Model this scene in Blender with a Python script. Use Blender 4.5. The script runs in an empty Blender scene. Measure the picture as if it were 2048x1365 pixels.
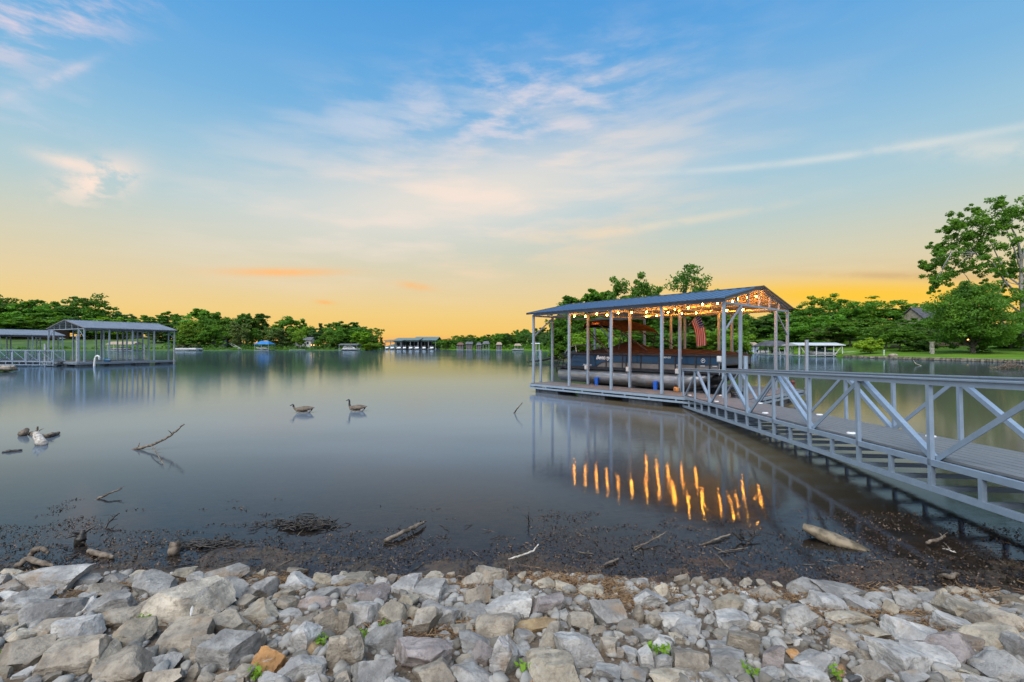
import bpy, bmesh, math, random
import numpy as np
from mathutils import Vector, Matrix, noise as mnoise

S = bpy.context.scene
R = math.radians
PI = math.pi

# ------------------------------------------------------------------ camera
FPX, HX, HY, CAMZ = 910.0, 1024.0, 694.0, 2.0
cam = bpy.data.objects.new("camera", bpy.data.cameras.new("camera"))
S.collection.objects.link(cam)
S.camera = cam
cam.location = (0, 0, CAMZ)
cam.rotation_euler = (R(90), 0, 0)
cam.data.sensor_width = 36.0
cam.data.lens = 36.0 * FPX / 2048.0
cam.data.shift_y = (HY - 682.5) / 2048.0
cam.data.clip_start = 0.05
cam.data.clip_end = 6000

# ------------------------------------------------------------------ colour management / render
S.view_settings.view_transform = 'Standard'
S.view_settings.look = 'None'
S.view_settings.exposure = 0.0
S.view_settings.gamma = 1.0
S.cycles.use_denoising = True
S.cycles.max_bounces = 8
S.cycles.transparent_max_bounces = 12
S.cycles.sample_clamp_indirect = 6.0
S.cycles.caustics_reflective = False
S.cycles.caustics_refractive = False

# ------------------------------------------------------------------ node helpers
class NT:
    def __init__(self, tree):
        self.t = tree
        tree.nodes.clear()
    def n(self, typ, **kw):
        nd = self.t.nodes.new(typ)
        for k, v in kw.items():
            setattr(nd, k, v)
        return nd
    def link(self, a, b):
        self.t.links.new(a, b)
    def put(self, sock, v):
        if isinstance(v, bpy.types.NodeSocket):
            self.t.links.new(v, sock)
        elif v is not None:
            if isinstance(v, (tuple, list)) and len(v) == 3 and sock.type == 'RGBA':
                v = (*v, 1.0)
            sock.default_value = v
    def math(self, op, a, b=None, c=None, clamp=False):
        nd = self.n('ShaderNodeMath', operation=op, use_clamp=clamp)
        for i, v in enumerate((a, b, c)):
            if v is not None:
                self.put(nd.inputs[i], v)
        return nd.outputs[0]
    def vmath(self, op, a, b=None):
        nd = self.n('ShaderNodeVectorMath', operation=op)
        self.put(nd.inputs[0], a)
        if b is not None:
            self.put(nd.inputs[1], b)
        return nd.outputs['Value'] if op in ('LENGTH', 'DOT_PRODUCT') else nd.outputs[0]
    def mix(self, f, a, b, blend='MIX'):
        nd = self.n('ShaderNodeMix', data_type='RGBA', blend_type=blend)
        self.put(nd.inputs[0], f)
        self.put(nd.inputs[6], a)
        self.put(nd.inputs[7], b)
        return nd.outputs[2]
    def ramp(self, f, stops, interp='LINEAR'):
        nd = self.n('ShaderNodeValToRGB')
        cr = nd.color_ramp
        cr.interpolation = interp
        while len(cr.elements) > 1:
            cr.elements.remove(cr.elements[-1])
        first = True
        for p, c in stops:
            if not isinstance(c, (tuple, list)):
                c = (c, c, c)
            e = cr.elements[0] if first else cr.elements.new(p)
            e.position = p
            e.color = (*c[:3], 1)
            first = False
        self.put(nd.inputs[0], f)
        return nd.outputs[0]
    def noise(self, vec, scale, detail=4, rough=.55, dist=0.0, out=0):
        nd = self.n('ShaderNodeTexNoise')
        if vec is not None:
            self.put(nd.inputs['Vector'], vec)
        nd.inputs['Scale'].default_value = scale
        nd.inputs['Detail'].default_value = detail
        nd.inputs['Roughness'].default_value = rough
        nd.inputs['Distortion'].default_value = dist
        return nd.outputs[out]
    def smooth(self, v, lo, hi, a=0.0, b=1.0):
        nd = self.n('ShaderNodeMapRange', interpolation_type='SMOOTHSTEP')
        self.put(nd.inputs[0], v)
        for i, x in enumerate((lo, hi, a, b)):
            nd.inputs[1 + i].default_value = x
        return nd.outputs[0]
    def mapping(self, vec, loc=(0, 0, 0), rot=(0, 0, 0), scale=(1, 1, 1), typ='POINT'):
        nd = self.n('ShaderNodeMapping', vector_type=typ)
        self.put(nd.inputs[0], vec)
        nd.inputs[1].default_value = loc
        nd.inputs[2].default_value = rot
        nd.inputs[3].default_value = scale
        return nd.outputs[0]
    def bump(self, h, strength=.3, dist=.02, normal=None):
        nd = self.n('ShaderNodeBump')
        nd.inputs['Strength'].default_value = strength
        nd.inputs['Distance'].default_value = dist
        self.put(nd.inputs['Height'], h)
        if normal is not None:
            self.put(nd.inputs['Normal'], normal)
        return nd.outputs[0]

# ------------------------------------------------------------------ sky
W = bpy.data.worlds.new("World")
S.world = W
W.use_nodes = True
g = NT(W.node_tree)
out = g.n('ShaderNodeOutputWorld')
bg = g.n('ShaderNodeBackground')
g.link(bg.outputs[0], out.inputs[0])
tc = g.n('ShaderNodeTexCoord')
dirv = g.vmath('NORMALIZE', tc.outputs['Generated'])
sep = g.n('ShaderNodeSeparateXYZ')
g.link(dirv, sep.inputs[0])
dx, dy, dz = sep.outputs
el = g.math('ARCSINE', dz)
az = g.math('ARCTAN2', dx, dy)
def sky_at(px, py):
    a = math.atan((px - HX) / FPX)
    return a, math.atan((HY - py) / FPX * math.cos(a))
elpos = g.math('DIVIDE', el, R(90), clamp=True)
def ep(py): return math.degrees(math.atan((HY - py) / FPX)) / 90.0
front = g.ramp(elpos, [
    (0.0, (.94, .46, .10)), (ep(670), (.94, .58, .145)), (ep(630), (.89, .63, .23)), (ep(585), (.80, .64, .37)), (ep(540), (.69, .64, .46)),
    (ep(495), (.58, .63, .55)), (ep(440), (.44, .61, .66)), (ep(360), (.33, .56, .72)), (ep(260), (.195, .46, .74)),
    (ep(130), (.118, .385, .74)), (ep(0), (.078, .33, .72)), (1.0, (.07, .26, .60))])
back = g.ramp(elpos, [(0.0, (.50, .50, .58)), (.12, (.52, .56, .68)), (.4, (.30, .46, .72)), (1.0, (.12, .30, .62))])
fr = g.smooth(dy, -.45, .35)
sky = g.mix(fr, back, front)
ae = g.n('ShaderNodeCombineXYZ')
g.link(az, ae.inputs[0]); g.link(el, ae.inputs[1])
aev = ae.outputs[0]
# streak noises laid out on the sky itself (azimuth, elevation)
warp = g.noise(aev, 3.0, 3, .5, out=1)
aew = g.vmath('ADD', aev, g.vmath('MULTIPLY', g.vmath('SUBTRACT', warp, (.5, .5, .5)), (.10, .05, 0)))
streak = g.noise(g.mapping(aew, rot=(0, 0, R(-12)), scale=(1.9, 9, 1)), 2.0, 7, .52)
streak2 = g.noise(g.mapping(aew, rot=(0, 0, R(-17)), scale=(4.5, 15, 1)), 2.0, 8, .60)
puff = g.noise(g.mapping(aew, scale=(8, 13, 1)), 1.6, 8, .6)
def cloud(sky, px, py, w, h, rot, col, amt, tex, lo=.42, hi=.66):
    a, e = sky_at(px, py)
    k = math.cos(a)
    m = g.mapping(aev, loc=(a, e, 0), rot=(0, 0, R(rot)), scale=(w / FPX * k, h / FPX * k, 1), typ='TEXTURE')
    ln = g.vmath('LENGTH', m)
    gs = g.math('EXPONENT', g.math('MULTIPLY', g.math('POWER', ln, 2.0), -1.0))
    if tex is not None:
        gs = g.math('MULTIPLY', gs, g.smooth(tex, lo, hi))
    return g.mix(g.math('MULTIPLY', gs, amt, clamp=True), sky, col)
sky = cloud(sky, 930, 395, 400, 80, 9, (.88, .78, .67), .82, None)
sky = cloud(sky, 960, 380, 400, 120, 10, (.93, .78, .68), .90, streak, .42, .66)
sky = cloud(sky, 1040, 225, 260, 75, 8, (.80, .73, .77), .80, streak2, .40, .70)
sky = cloud(sky, 780, 240, 200, 60, 10, (.55, .65, .80), .6, streak, .42, .7)
sky = cloud(sky, 60, 45, 200, 60, 36, (.80, .68, .76), .85, streak2, .42, .66)
sky = cloud(sky, 30, 245, 130, 45, 26, (.62, .66, .80), .55, streak2, .42, .7)
sky = cloud(sky, 200, 362, 66, 34, 36, (1.0, .80, .68), 1.0, puff, .40, .54)
sky = cloud(sky, 145, 328, 52, 15, -6, (.94, .78, .68), .9, puff, .30, .55)
sky = cloud(sky, 100, 160, 75, 9, 41, (.86, .74, .78), .7, puff, .3, .62)
sky = cloud(sky, 1660, 316, 400, 7, -4, (.80, .80, .76), .50, puff, .10, .55)
sky = cloud(sky, 2010, 300, 190, 22, -16, (.84, .78, .70), .5, puff, .3, .6)
sky = cloud(sky, 1290, 455, 240, 9, 4, (.92, .76, .56), .55, puff, .25, .6)
sky = cloud(sky, 1060, 505, 300, 40, 12, (.95, .68, .42), .55, streak, .42, .68)
sky = cloud(sky, 565, 545, 100, 8, 4, (1.0, .54, .22), 1.0, puff, .05, .5)
sky = cloud(sky, 832, 573, 34, 7, -6, (1.0, .52, .18), .8, puff, .2, .6)
sky = cloud(sky, 649, 605, 16, 4, -4, (1.0, .50, .16), .8, None)
sky = cloud(sky, 1700, 592, 340, 34, -4, (1.0, .60, .055), 1.0, None)
sky = cloud(sky, 1840, 553, 170, 8, -7, (.60, .38, .18), .60, puff, .2, .5)
sky = cloud(sky, 1750, 538, 260, 20, -7, (.66, .50, .32), .45, streak, .35, .65)
sky = cloud(sky, 835, 684, 90, 9, 0, (.86, .36, .20), .7, puff, .3, .6)
g.link(sky, bg.inputs['Color'])
bg.inputs['Strength'].default_value = 1.0
W.cycles.sampling_method = 'MANUAL'
W.cycles.sample_map_resolution = 1024

# ------------------------------------------------------------------ sun: the broad bright evening sky behind the viewer
sl = bpy.data.lights.new("sun", 'SUN')
sl.energy = 4.2
sl.angle = R(70)
sl.color = (1.0, .965, .92)
sun = bpy.data.objects.new("sun", sl)
S.collection.objects.link(sun)
SUN_DIR = Vector((-.35, -.75, 1.05)).normalized()
sun.rotation_euler = SUN_DIR.to_track_quat('Z', 'Y').to_euler()

# ------------------------------------------------------------------ object helpers
COL = S.collection
def tag(o, label=None, cat=None, group=None, kind=None):
    if label: o['label'] = label
    if cat: o['category'] = cat
    if group: o['group'] = group
    if kind: o['kind'] = kind
    return o
def thing(name, label, cat, loc=(0, 0, 0), rz=0.0, group=None):
    o = bpy.data.objects.new(name, None)
    COL.objects.link(o)
    o.location = loc
    o.rotation_euler = (0, 0, rz)
    o.empty_display_size = .2
    return tag(o, label, cat, group)
def link(name, me, mat=None, parent=None):
    if mat is not None and not me.materials:
        for m in (mat if isinstance(mat, (list, tuple)) else [mat]):
            me.materials.append(m)
    o = bpy.data.objects.new(name, me)
    COL.objects.link(o)
    if parent is not None:
        o.parent = parent
    return o
def children_of(o):
    return [c for c in COL.objects if c.parent == o]
def copy_tree(o, parent=None, kids=None):
    c = o.copy()
    COL.objects.link(c)
    if parent is not None:
        c.parent = parent
    for ch in (kids if kids is not None else list(o.children)):
        copy_tree(ch, c)
    return c
def np_mesh(name, verts, faces, smooth=False):
    """verts Nx3 array, faces MxK int array"""
    me = bpy.data.meshes.new(name)
    verts = np.asarray(verts, dtype=np.float32)
    faces = np.asarray(faces, dtype=np.int32)
    m, k = faces.shape
    me.vertices.add(len(verts))
    me.vertices.foreach_set('co', verts.ravel())
    me.loops.add(m * k)
    me.loops.foreach_set('vertex_index', faces.ravel())
    me.polygons.add(m)
    me.polygons.foreach_set('loop_start', np.arange(0, m * k, k, dtype=np.int32))
    me.polygons.foreach_set('loop_total', np.full(m, k, dtype=np.int32))
    if smooth:
        me.polygons.foreach_set('use_smooth', np.ones(m, dtype=bool))
    me.update(calc_edges=True)
    me.validate()
    return me

class MB:
    """collects solids for ONE mesh"""
    def __init__(self):
        self.v, self.f, self.s = [], [], []
    def add(self, vs, fs, smooth=False):
        b = len(self.v)
        self.v += [tuple(p) for p in vs]
        self.f += [tuple(b + i for i in q) for q in fs]
        self.s += [smooth] * len(fs)
        return self
    def box(self, c, size, rz=0.0, M=None):
        hx, hy, hz = size[0] / 2, size[1] / 2, size[2] / 2
        vs = [Vector((x, y, z)) for x in (-hx, hx) for y in (-hy, hy) for z in (-hz, hz)]
        if M is not None:
            vs = [M @ p for p in vs]
        elif rz:
            m = Matrix.Rotation(rz, 3, 'Z')
            vs = [m @ p for p in vs]
        c = Vector(c)
        vs = [p + c for p in vs]
        return self.add(vs, [(0, 1, 3, 2), (4, 6, 7, 5), (0, 4, 5, 1), (2, 3, 7, 6), (0, 2, 6, 4), (1, 5, 7, 3)])
    def span(self, lo, hi):
        return self.box([(a + b) / 2 for a, b in zip(lo, hi)], [b - a for a, b in zip(lo, hi)])
    def bar(self, a, b, w, h, up=(0, 0, 1)):
        a, b = Vector(a), Vector(b)
        d = b - a
        L = d.length
        d.normalize()
        up = Vector(up)
        if abs(d.dot(up)) > .99:
            up = Vector((0, 1, 0))
        s = d.cross(up).normalized()
        t = s.cross(d)
        M = Matrix((s, d, t)).transposed()
        return self.box((a + b) / 2, (w, L, h), M=M)
    def angle(self, a, b, w, th=.008, up=(0, 0, 1), flip=1):
        """an L profile steel angle"""
        a, b = Vector(a), Vector(b)
        d = (b - a).normalized()
        up = Vector(up)
        s = d.cross(up).normalized()
        t = s.cross(d)
        self.bar(a, b, w, th, up)
        o = s * (flip * (w / 2 - th / 2)) + t * (w / 2 + th / 2)
        return self.bar(a + o, b + o, th, w, up)
    def tube(self, pts, radii, n=8, cap=True, smooth=True):
        pts = [Vector(p) for p in pts]
        if not isinstance(radii, (list, tuple)):
            radii = [radii] * len(pts)
        vs, fs = [], []
        ref = None
        for i, p in enumerate(pts):
            d = (pts[min(i + 1, len(pts) - 1)] - pts[max(i - 1, 0)])
            d = d.normalized() if d.length > 1e-9 else Vector((0, 0, 1))
            if ref is None:
                ref = Vector((0, 0, 1)) if abs(d.z) < .9 else Vector((1, 0, 0))
            s = d.cross(ref).normalized()
            ref = s.cross(d).normalized()
            for k in range(n):
                a = 2 * PI * k / n
                vs.append(p + (s * math.cos(a) + ref * math.sin(a)) * radii[i])
        for i in range(len(pts) - 1):
            for k in range(n):
                k2 = (k + 1) % n
                fs.append((i * n + k, i * n + k2, (i + 1) * n + k2, (i + 1) * n + k))
        self.add(vs, fs, smooth)
        if cap:
            self.add([vs[k] for k in range(n)], [tuple(range(n - 1, -1, -1))])
            self.add([vs[(len(pts) - 1) * n + k] for k in range(n)], [tuple(range(n))])
        return self
    def loft(self, rings, closed=True, smooth=True, cap=True):
        n = len(rings[0])
        vs = [p for r in rings for p in r]
        fs = []
        for i in range(len(rings) - 1):
            for k in range(n if closed else n - 1):
                k2 = (k + 1) % n
                fs.append((i * n + k, i * n + k2, (i + 1) * n + k2, (i + 1) * n + k))
        self.add(vs, fs, smooth)
        if cap and closed:
            self.add(rings[0], [tuple(range(n - 1, -1, -1))])
            self.add(rings[-1], [tuple(range(n))])
        return self
    def ball(self, c, r, nu=12, nv=8, sc=(1, 1, 1)):
        rings = []
        for j in range(nv + 1):
            th = PI * j / nv
            rr = max(math.sin(th), 1e-3) * r
            rings.append([(c[0] + rr * math.cos(2 * PI * k / nu) * sc[0], c[1] + rr * math.sin(2 * PI * k / nu) * sc[1],
                           c[2] - r * math.cos(th) * sc[2]) for k in range(nu)])
        return self.loft(rings)
    def prism(self, prof, a, b, axis=0):
        """profile (p,q) extruded along an axis from a to b"""
        def at(p, q, t):
            return [(t, p, q), (p, t, q), (p, q, t)][axis]
        n = len(prof)
        vs = [at(p, q, a) for p, q in prof] + [at(p, q, b) for p, q in prof]
        fs = [tuple(range(n - 1, -1, -1)), tuple(range(n, 2 * n))]
        fs += [(k, (k + 1) % n, n + (k + 1) % n, n + k) for k in range(n)]
        return self.add(vs, fs)
    def mesh(self, name, bevel=0.0):
        me = bpy.data.meshes.new(name)
        me.from_pydata(self.v, [], self.f)
        me.polygons.foreach_set('use_smooth', self.s)
        bm = bmesh.new()
        bm.from_mesh(me)
        bmesh.ops.recalc_face_normals(bm, faces=bm.faces)
        if bevel > 0:
            es = [e for e in bm.edges if len(e.link_faces) == 2 and e.calc_face_angle(0) > .6]
            bmesh.ops.bevel(bm, geom=es, offset=bevel, segments=1, affect='EDGES', clamp_overlap=True)
        bm.to_mesh(me)
        bm.free()
        me.update()
        return me
    def build(self, name, mat, parent=None, bevel=0.0):
        return link(name, self.mesh(name, bevel), mat, parent)

# ------------------------------------------------------------------ materials
MATS = {}
def mat(name, fn):
    if name in MATS:
        return MATS[name]
    m = bpy.data.materials.new(name)
    m.use_nodes = True
    t = NT(m.node_tree)
    o = t.n('ShaderNodeOutputMaterial')
    fn(t, o)
    MATS[name] = m
    return m
def pbr(t, o, base, rough=.6, metal=0.0, normal=None, spec=None, emit=None, estr=0.0, trans=0.0):
    p = t.n('ShaderNodeBsdfPrincipled')
    t.put(p.inputs['Base Color'], base)
    t.put(p.inputs['Roughness'], rough)
    t.put(p.inputs['Metallic'], metal)
    if normal is not None: t.put(p.inputs['Normal'], normal)
    if spec is not None: t.put(p.inputs['Specular IOR Level'], spec)
    if emit is not None:
        t.put(p.inputs['Emission Color'], emit)
        p.inputs['Emission Strength'].default_value = estr
    t.link(p.outputs[0], o.inputs['Surface'])
    return p
def oc(t): return t.n('ShaderNodeTexCoord').outputs['Object']
def world_pos(t): return t.n('ShaderNodeNewGeometry').outputs['Position']
def speckled(name, c1, c2, scale=8, rough=.6, metal=0.0, bump=.15, bscale=None, lo=.35, hi=.65, dist=.01):
    def fn(t, o):
        p = world_pos(t)
        n = t.noise(p, scale, 6, .6)
        c = t.mix(t.smooth(n, lo, hi), c1, c2)
        b = t.bump(t.noise(p, bscale or scale * 4, 4, .6), bump, dist)
        r = t.smooth(n, 0, 1, max(rough - .12, .05), min(rough + .12, 1))
        pbr(t, o, c, r, metal, b)
    return mat(name, fn)
def galvfn(t, o):
    p = world_pos(t)
    n = t.noise(p, 9, 6, .6)
    sp = t.noise(p, 55, 3, .7)
    st = t.noise(t.mapping(p, scale=(6, 6, 1.2)), 3, 5, .65)
    c = t.mix(t.smooth(n, .3, .7), (.275, .36, .455), (.32, .41, .51))
    c = t.mix(t.smooth(sp, .5, .7, 0, .2), c, (.38, .47, .56))
    c = t.mix(t.smooth(st, .58, .78, 0, .35), c, (.20, .235, .275))
    c = t.mix(t.smooth(t.noise(p, 4.3, 6, .7), .68, .80, 0, .4), c, (.26, .20, .15))
    pbr(t, o, c, t.smooth(n, 0, 1, .32, .55), .25, t.bump(sp, .1, .01))
galv = mat("galvanised_steel", galvfn)
galv_d = speckled("weathered_steel", (.25, .28, .31), (.42, .46, .50), 5, .5, .25, .12, 40)
white_paint = speckled("white_paint", (.62, .64, .66), (.78, .79, .80), 6, .5)
blackm = speckled("black_metal", (.014, .014, .017), (.03, .03, .034), 9, .45)
float_m = speckled("grey_plastic_float", (.07, .08, .095), (.14, .155, .175), 5, .5)
blue_pl = speckled("blue_padding", (.008, .10, .55), (.015, .14, .65), 20, .55)
def deckfn(t, o):
    p = oc(t)
    n = t.noise(t.mapping(p, scale=(1, 18, 6)), 3, 5, .6)
    n2 = t.noise(p, 1.3, 4, .6)
    c = t.mix(t.smooth(n, .3, .7), (.125, .115, .112), (.19, .18, .178))
    c = t.mix(t.smooth(n2, .45, .8, 0, .5), c, (.24, .225, .21))
    pbr(t, o, c, .62, 0, t.bump(n, .25, .004))
deck_m = mat("composite_decking", deckfn)
def deckfn2(t, o):
    p = oc(t)
    n = t.noise(t.mapping(p, scale=(1, 18, 6)), 3, 5, .6)
    n2 = t.noise(p, 1.1, 5, .65)
    c = t.mix(t.smooth(n, .3, .7), (.125, .135, .145), (.185, .195, .205))
    c = t.mix(t.smooth(n2, .45, .75, 0, .6), c, (.23, .235, .24))
    pbr(t, o, c, .55, 0, t.bump(n, .25, .004))
deck_g = mat("grey_decking", deckfn2)
def roof_blue(t, o):
    p = world_pos(t)
    n = t.noise(p, 1.2, 5, .6)
    c = t.mix(n, (.040, .095, .185), (.070, .135, .24))
    pbr(t, o, c, .38, .3, t.bump(t.noise(p, 30, 3), .05, .01))
roof_m = mat("blue_roof_sheet", roof_blue)
roof_g = speckled("grey_roof_sheet", (.17, .185, .22), (.23, .245, .28), 1.5, .4, .3)
soffit = speckled("roof_underside", (.62, .61, .59), (.68, .67, .65), 1, .5, .1, .03)
alu = None
def alufn(t, o):
    p = oc(t)
    n = t.noise(t.mapping(p, scale=(1, 6, 6)), 2.5, 6, .65)
    n2 = t.noise(p, 9, 6, .7)
    c = t.mix(t.smooth(n, .3, .7), (.30, .31, .32), (.50, .50, .50))
    c = t.mix(t.smooth(n2, .56, .72, 0, .6), c, (.34, .30, .26))
    pbr(t, o, c, t.smooth(n, 0, 1, .28, .5), .75, t.bump(n2, .12, .01))
alu = mat("pontoon_aluminium", alufn)
def navyfn(t, o):
    p = oc(t)
    n = t.noise(p, 3, 4)
    pbr(t, o, t.mix(n, (.012, .048, .105), (.022, .075, .15)), .22, .1)
navy = mat("navy_panel", navyfn)
taupe = speckled("taupe_panel", (.14, .135, .13), (.19, .18, .175), 4, .4)
def canvasfn(t, o):
    p = world_pos(t)
    n = t.noise(p, 6, 6, .6)
    w = t.noise(t.mapping(p, scale=(3, 1, 1)), 4, 3, .5)
    pbr(t, o, t.mix(t.smooth(n, .35, .65), (.026, .017, .013), (.042, .026, .019)), .95, 0, t.bump(t.math('ADD', w, t.math('MULTIPLY', n, .3)), .5, .03), .06)
brown_cv = mat("brown_canvas", canvasfn)
leafm = {}
def leaf_mat(name, trans=.38):
    def fn(t, o):
        oi = t.n('ShaderNodeObjectInfo')
        p = oc(t)
        n = t.noise(p, .55, 4, .6)
        n2 = t.noise(p, 6.0, 2, .5)
        base = oi.outputs['Color']
        c = t.mix(t.smooth(n, .35, .65, 0, .75), base, t.mix(1.0, base, (1.75, 1.45, .9), 'MULTIPLY'))
        c = t.mix(t.smooth(n2, .45, .75, 0, .55), c, t.mix(1.0, c, (.6, .66, .68), 'MULTIPLY'))
        d = t.n('ShaderNodeBsdfPrincipled')
        t.put(d.inputs['Base Color'], c)
        d.inputs['Roughness'].default_value = .6
        d.inputs['Specular IOR Level'].default_value = .25
        tr = t.n('ShaderNodeBsdfTranslucent')
        t.put(tr.inputs[0], t.mix(1.0, c, (1.3, 1.25, .5), 'MULTIPLY'))
        mx = t.n('ShaderNodeMixShader')
        mx.inputs[0].default_value = trans
        t.link(d.outputs[0], mx.inputs[1]); t.link(tr.outputs[0], mx.inputs[2])
        t.link(mx.outputs[0], o.inputs['Surface'])
    return mat(name, fn)
leaf = leaf_mat("foliage")
bark = speckled("bark", (.06, .05, .042), (.15, .13, .11), 5, .9, 0, .6, 14, dist=.05)
palebark = speckled("pale_bark", (.20, .19, .17), (.42, .40, .37), 3, .85, 0, .5, 14, dist=.04)
drift = speckled("driftwood", (.075, .056, .038), (.235, .19, .145), 14, .85, 0, .5, 50)
driftpale = speckled("pale_driftwood", (.30, .26, .21), (.62, .58, .52), 22, .85, 0, .6, 60)
wetwood = speckled("wet_wood", (.012, .010, .008), (.05, .040, .030), 18, .4, 0, .5, 60)
glass_d = speckled("dark_glass", (.02, .025, .03), (.05, .06, .07), 2, .12)
def emis(name, col, s):
    def fn(t, o):
        pbr(t, o, col, .5, 0, None, None, col, s)
    return mat(name, fn)
bulb_m = emis("warm_bulb", (1.0, .29, .02), 350.0)
lamp_m = emis("warm_lamp", (1.0, .42, .08), 14.0)
lit_win = emis("lit_window", (1.0, .55, .2), 2.0)

# ------------------------------------------------------------------ near shore: bank, mud, lake bed
def y_water(x):
    return 3.93 - .03 * x - .007 * max(x, 0) ** 2 + .07 * math.sin(x * 1.7 + .5) + .04 * math.sin(x * 4.3)
def bank_z(x, y):
    yw = y_water(x)
    s = yw - y
    if s >= 0:
        return .19 * s + .02 * mnoise.noise((x * 2.3, y * 2.3, 3.1)) * min(s * 3, 1)
    s = -s
    n = mnoise.noise((x * 2.2, y * 2.2, 7.7)) * .6 + mnoise.noise((x * 6, y * 7, 1.7)) * .3 + mnoise.noise((x * 17, y * 19, 9.7)) * .24 + mnoise.noise((x * 38, y * 44, 2.7)) * .16
    ext = 1.05 + .45 * mnoise.noise((x * .55, 2.2, 4.4))          # how far the mud flat reaches
    if x > 1.9: ext += .3
    k = max(0.0, 1 - s / ext)
    return -.009 - .045 * max(0, s - .4) - .03 * max(0, s - ext) ** 1.5 + .030 * n * (.35 + k) * min(s * 5, 1) + .012 * k
def grid(xs, ys, zf):
    vs = np.array([(x, y, zf(x, y)) for y in ys for x in xs])
    nx = len(xs)
    i = np.arange((len(ys) - 1) * (nx - 1))
    r, c = i // (nx - 1), i % (nx - 1)
    a = r * nx + c
    return vs, np.stack([a, a + 1, a + nx + 1, a + nx], 1)
xs = np.concatenate([np.linspace(-60, -6.8, 22), np.arange(-6.6, 6.8, .028), np.linspace(7, 60, 22)])
ys = np.concatenate([np.linspace(-30, 0, 12), np.arange(.5, 3.3, .1), np.arange(3.3, 6.2, .021), np.arange(6.25, 12, .25), np.linspace(12.5, 30, 10)])
vs, fs = grid(xs, ys, lambda x, y: max(bank_z(x, y), -1.5) if y > -2 else bank_z(x, -2))
def shorefn(t, o):
    p = world_pos(t)
    sp = t.n('ShaderNodeSeparateXYZ'); t.link(p, sp.inputs[0])
    z = sp.outputs[2]
    n = t.noise(p, 9, 8, .7)
    n2 = t.noise(p, 45, 5, .65)
    n3 = t.noise(p, 1.2, 4, .6)
    mud = t.mix(t.smooth(n, .35, .7), (.020, .017, .015), (.075, .057, .040))
    mud = t.mix(t.smooth(n2, .52, .72, 0, .6), mud, (.085, .058, .032))
    mud = t.mix(t.math('MULTIPLY', t.smooth(n3, .42, .62), t.smooth(n2, .40, .62, 0, .7)), mud, (.10, .055, .028))
    soil = t.mix(t.smooth(n2, .3, .7), (.075, .055, .038), (.19, .15, .105))
    soil = t.mix(t.smooth(n, .4, .65, 0, .7), soil, (.14, .085, .045))
    c = t.mix(t.smooth(z, .005, .05), mud, soil)
    r = t.smooth(z, .0, .06, .38, .9)
    b = t.bump(t.math('ADD', n2, t.math('MULTIPLY', n, .6)), .55, .02)
    pbr(t, o, c, r, 0, b)
shore = link("shore", np_mesh("shore", vs, fs, True), mat("shore_mud_and_soil", shorefn))
tag(shore, kind='structure')
vs, fs = grid(np.linspace(-3000, 3000, 24), np.linspace(-200, 5500, 24), lambda x, y: -2.5)
bed = link("lakebed", np_mesh("lakebed", vs, fs), speckled("lakebed_silt", (.03, .028, .02), (.06, .052, .04), .3, .9))
tag(bed, kind='structure')

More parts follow.
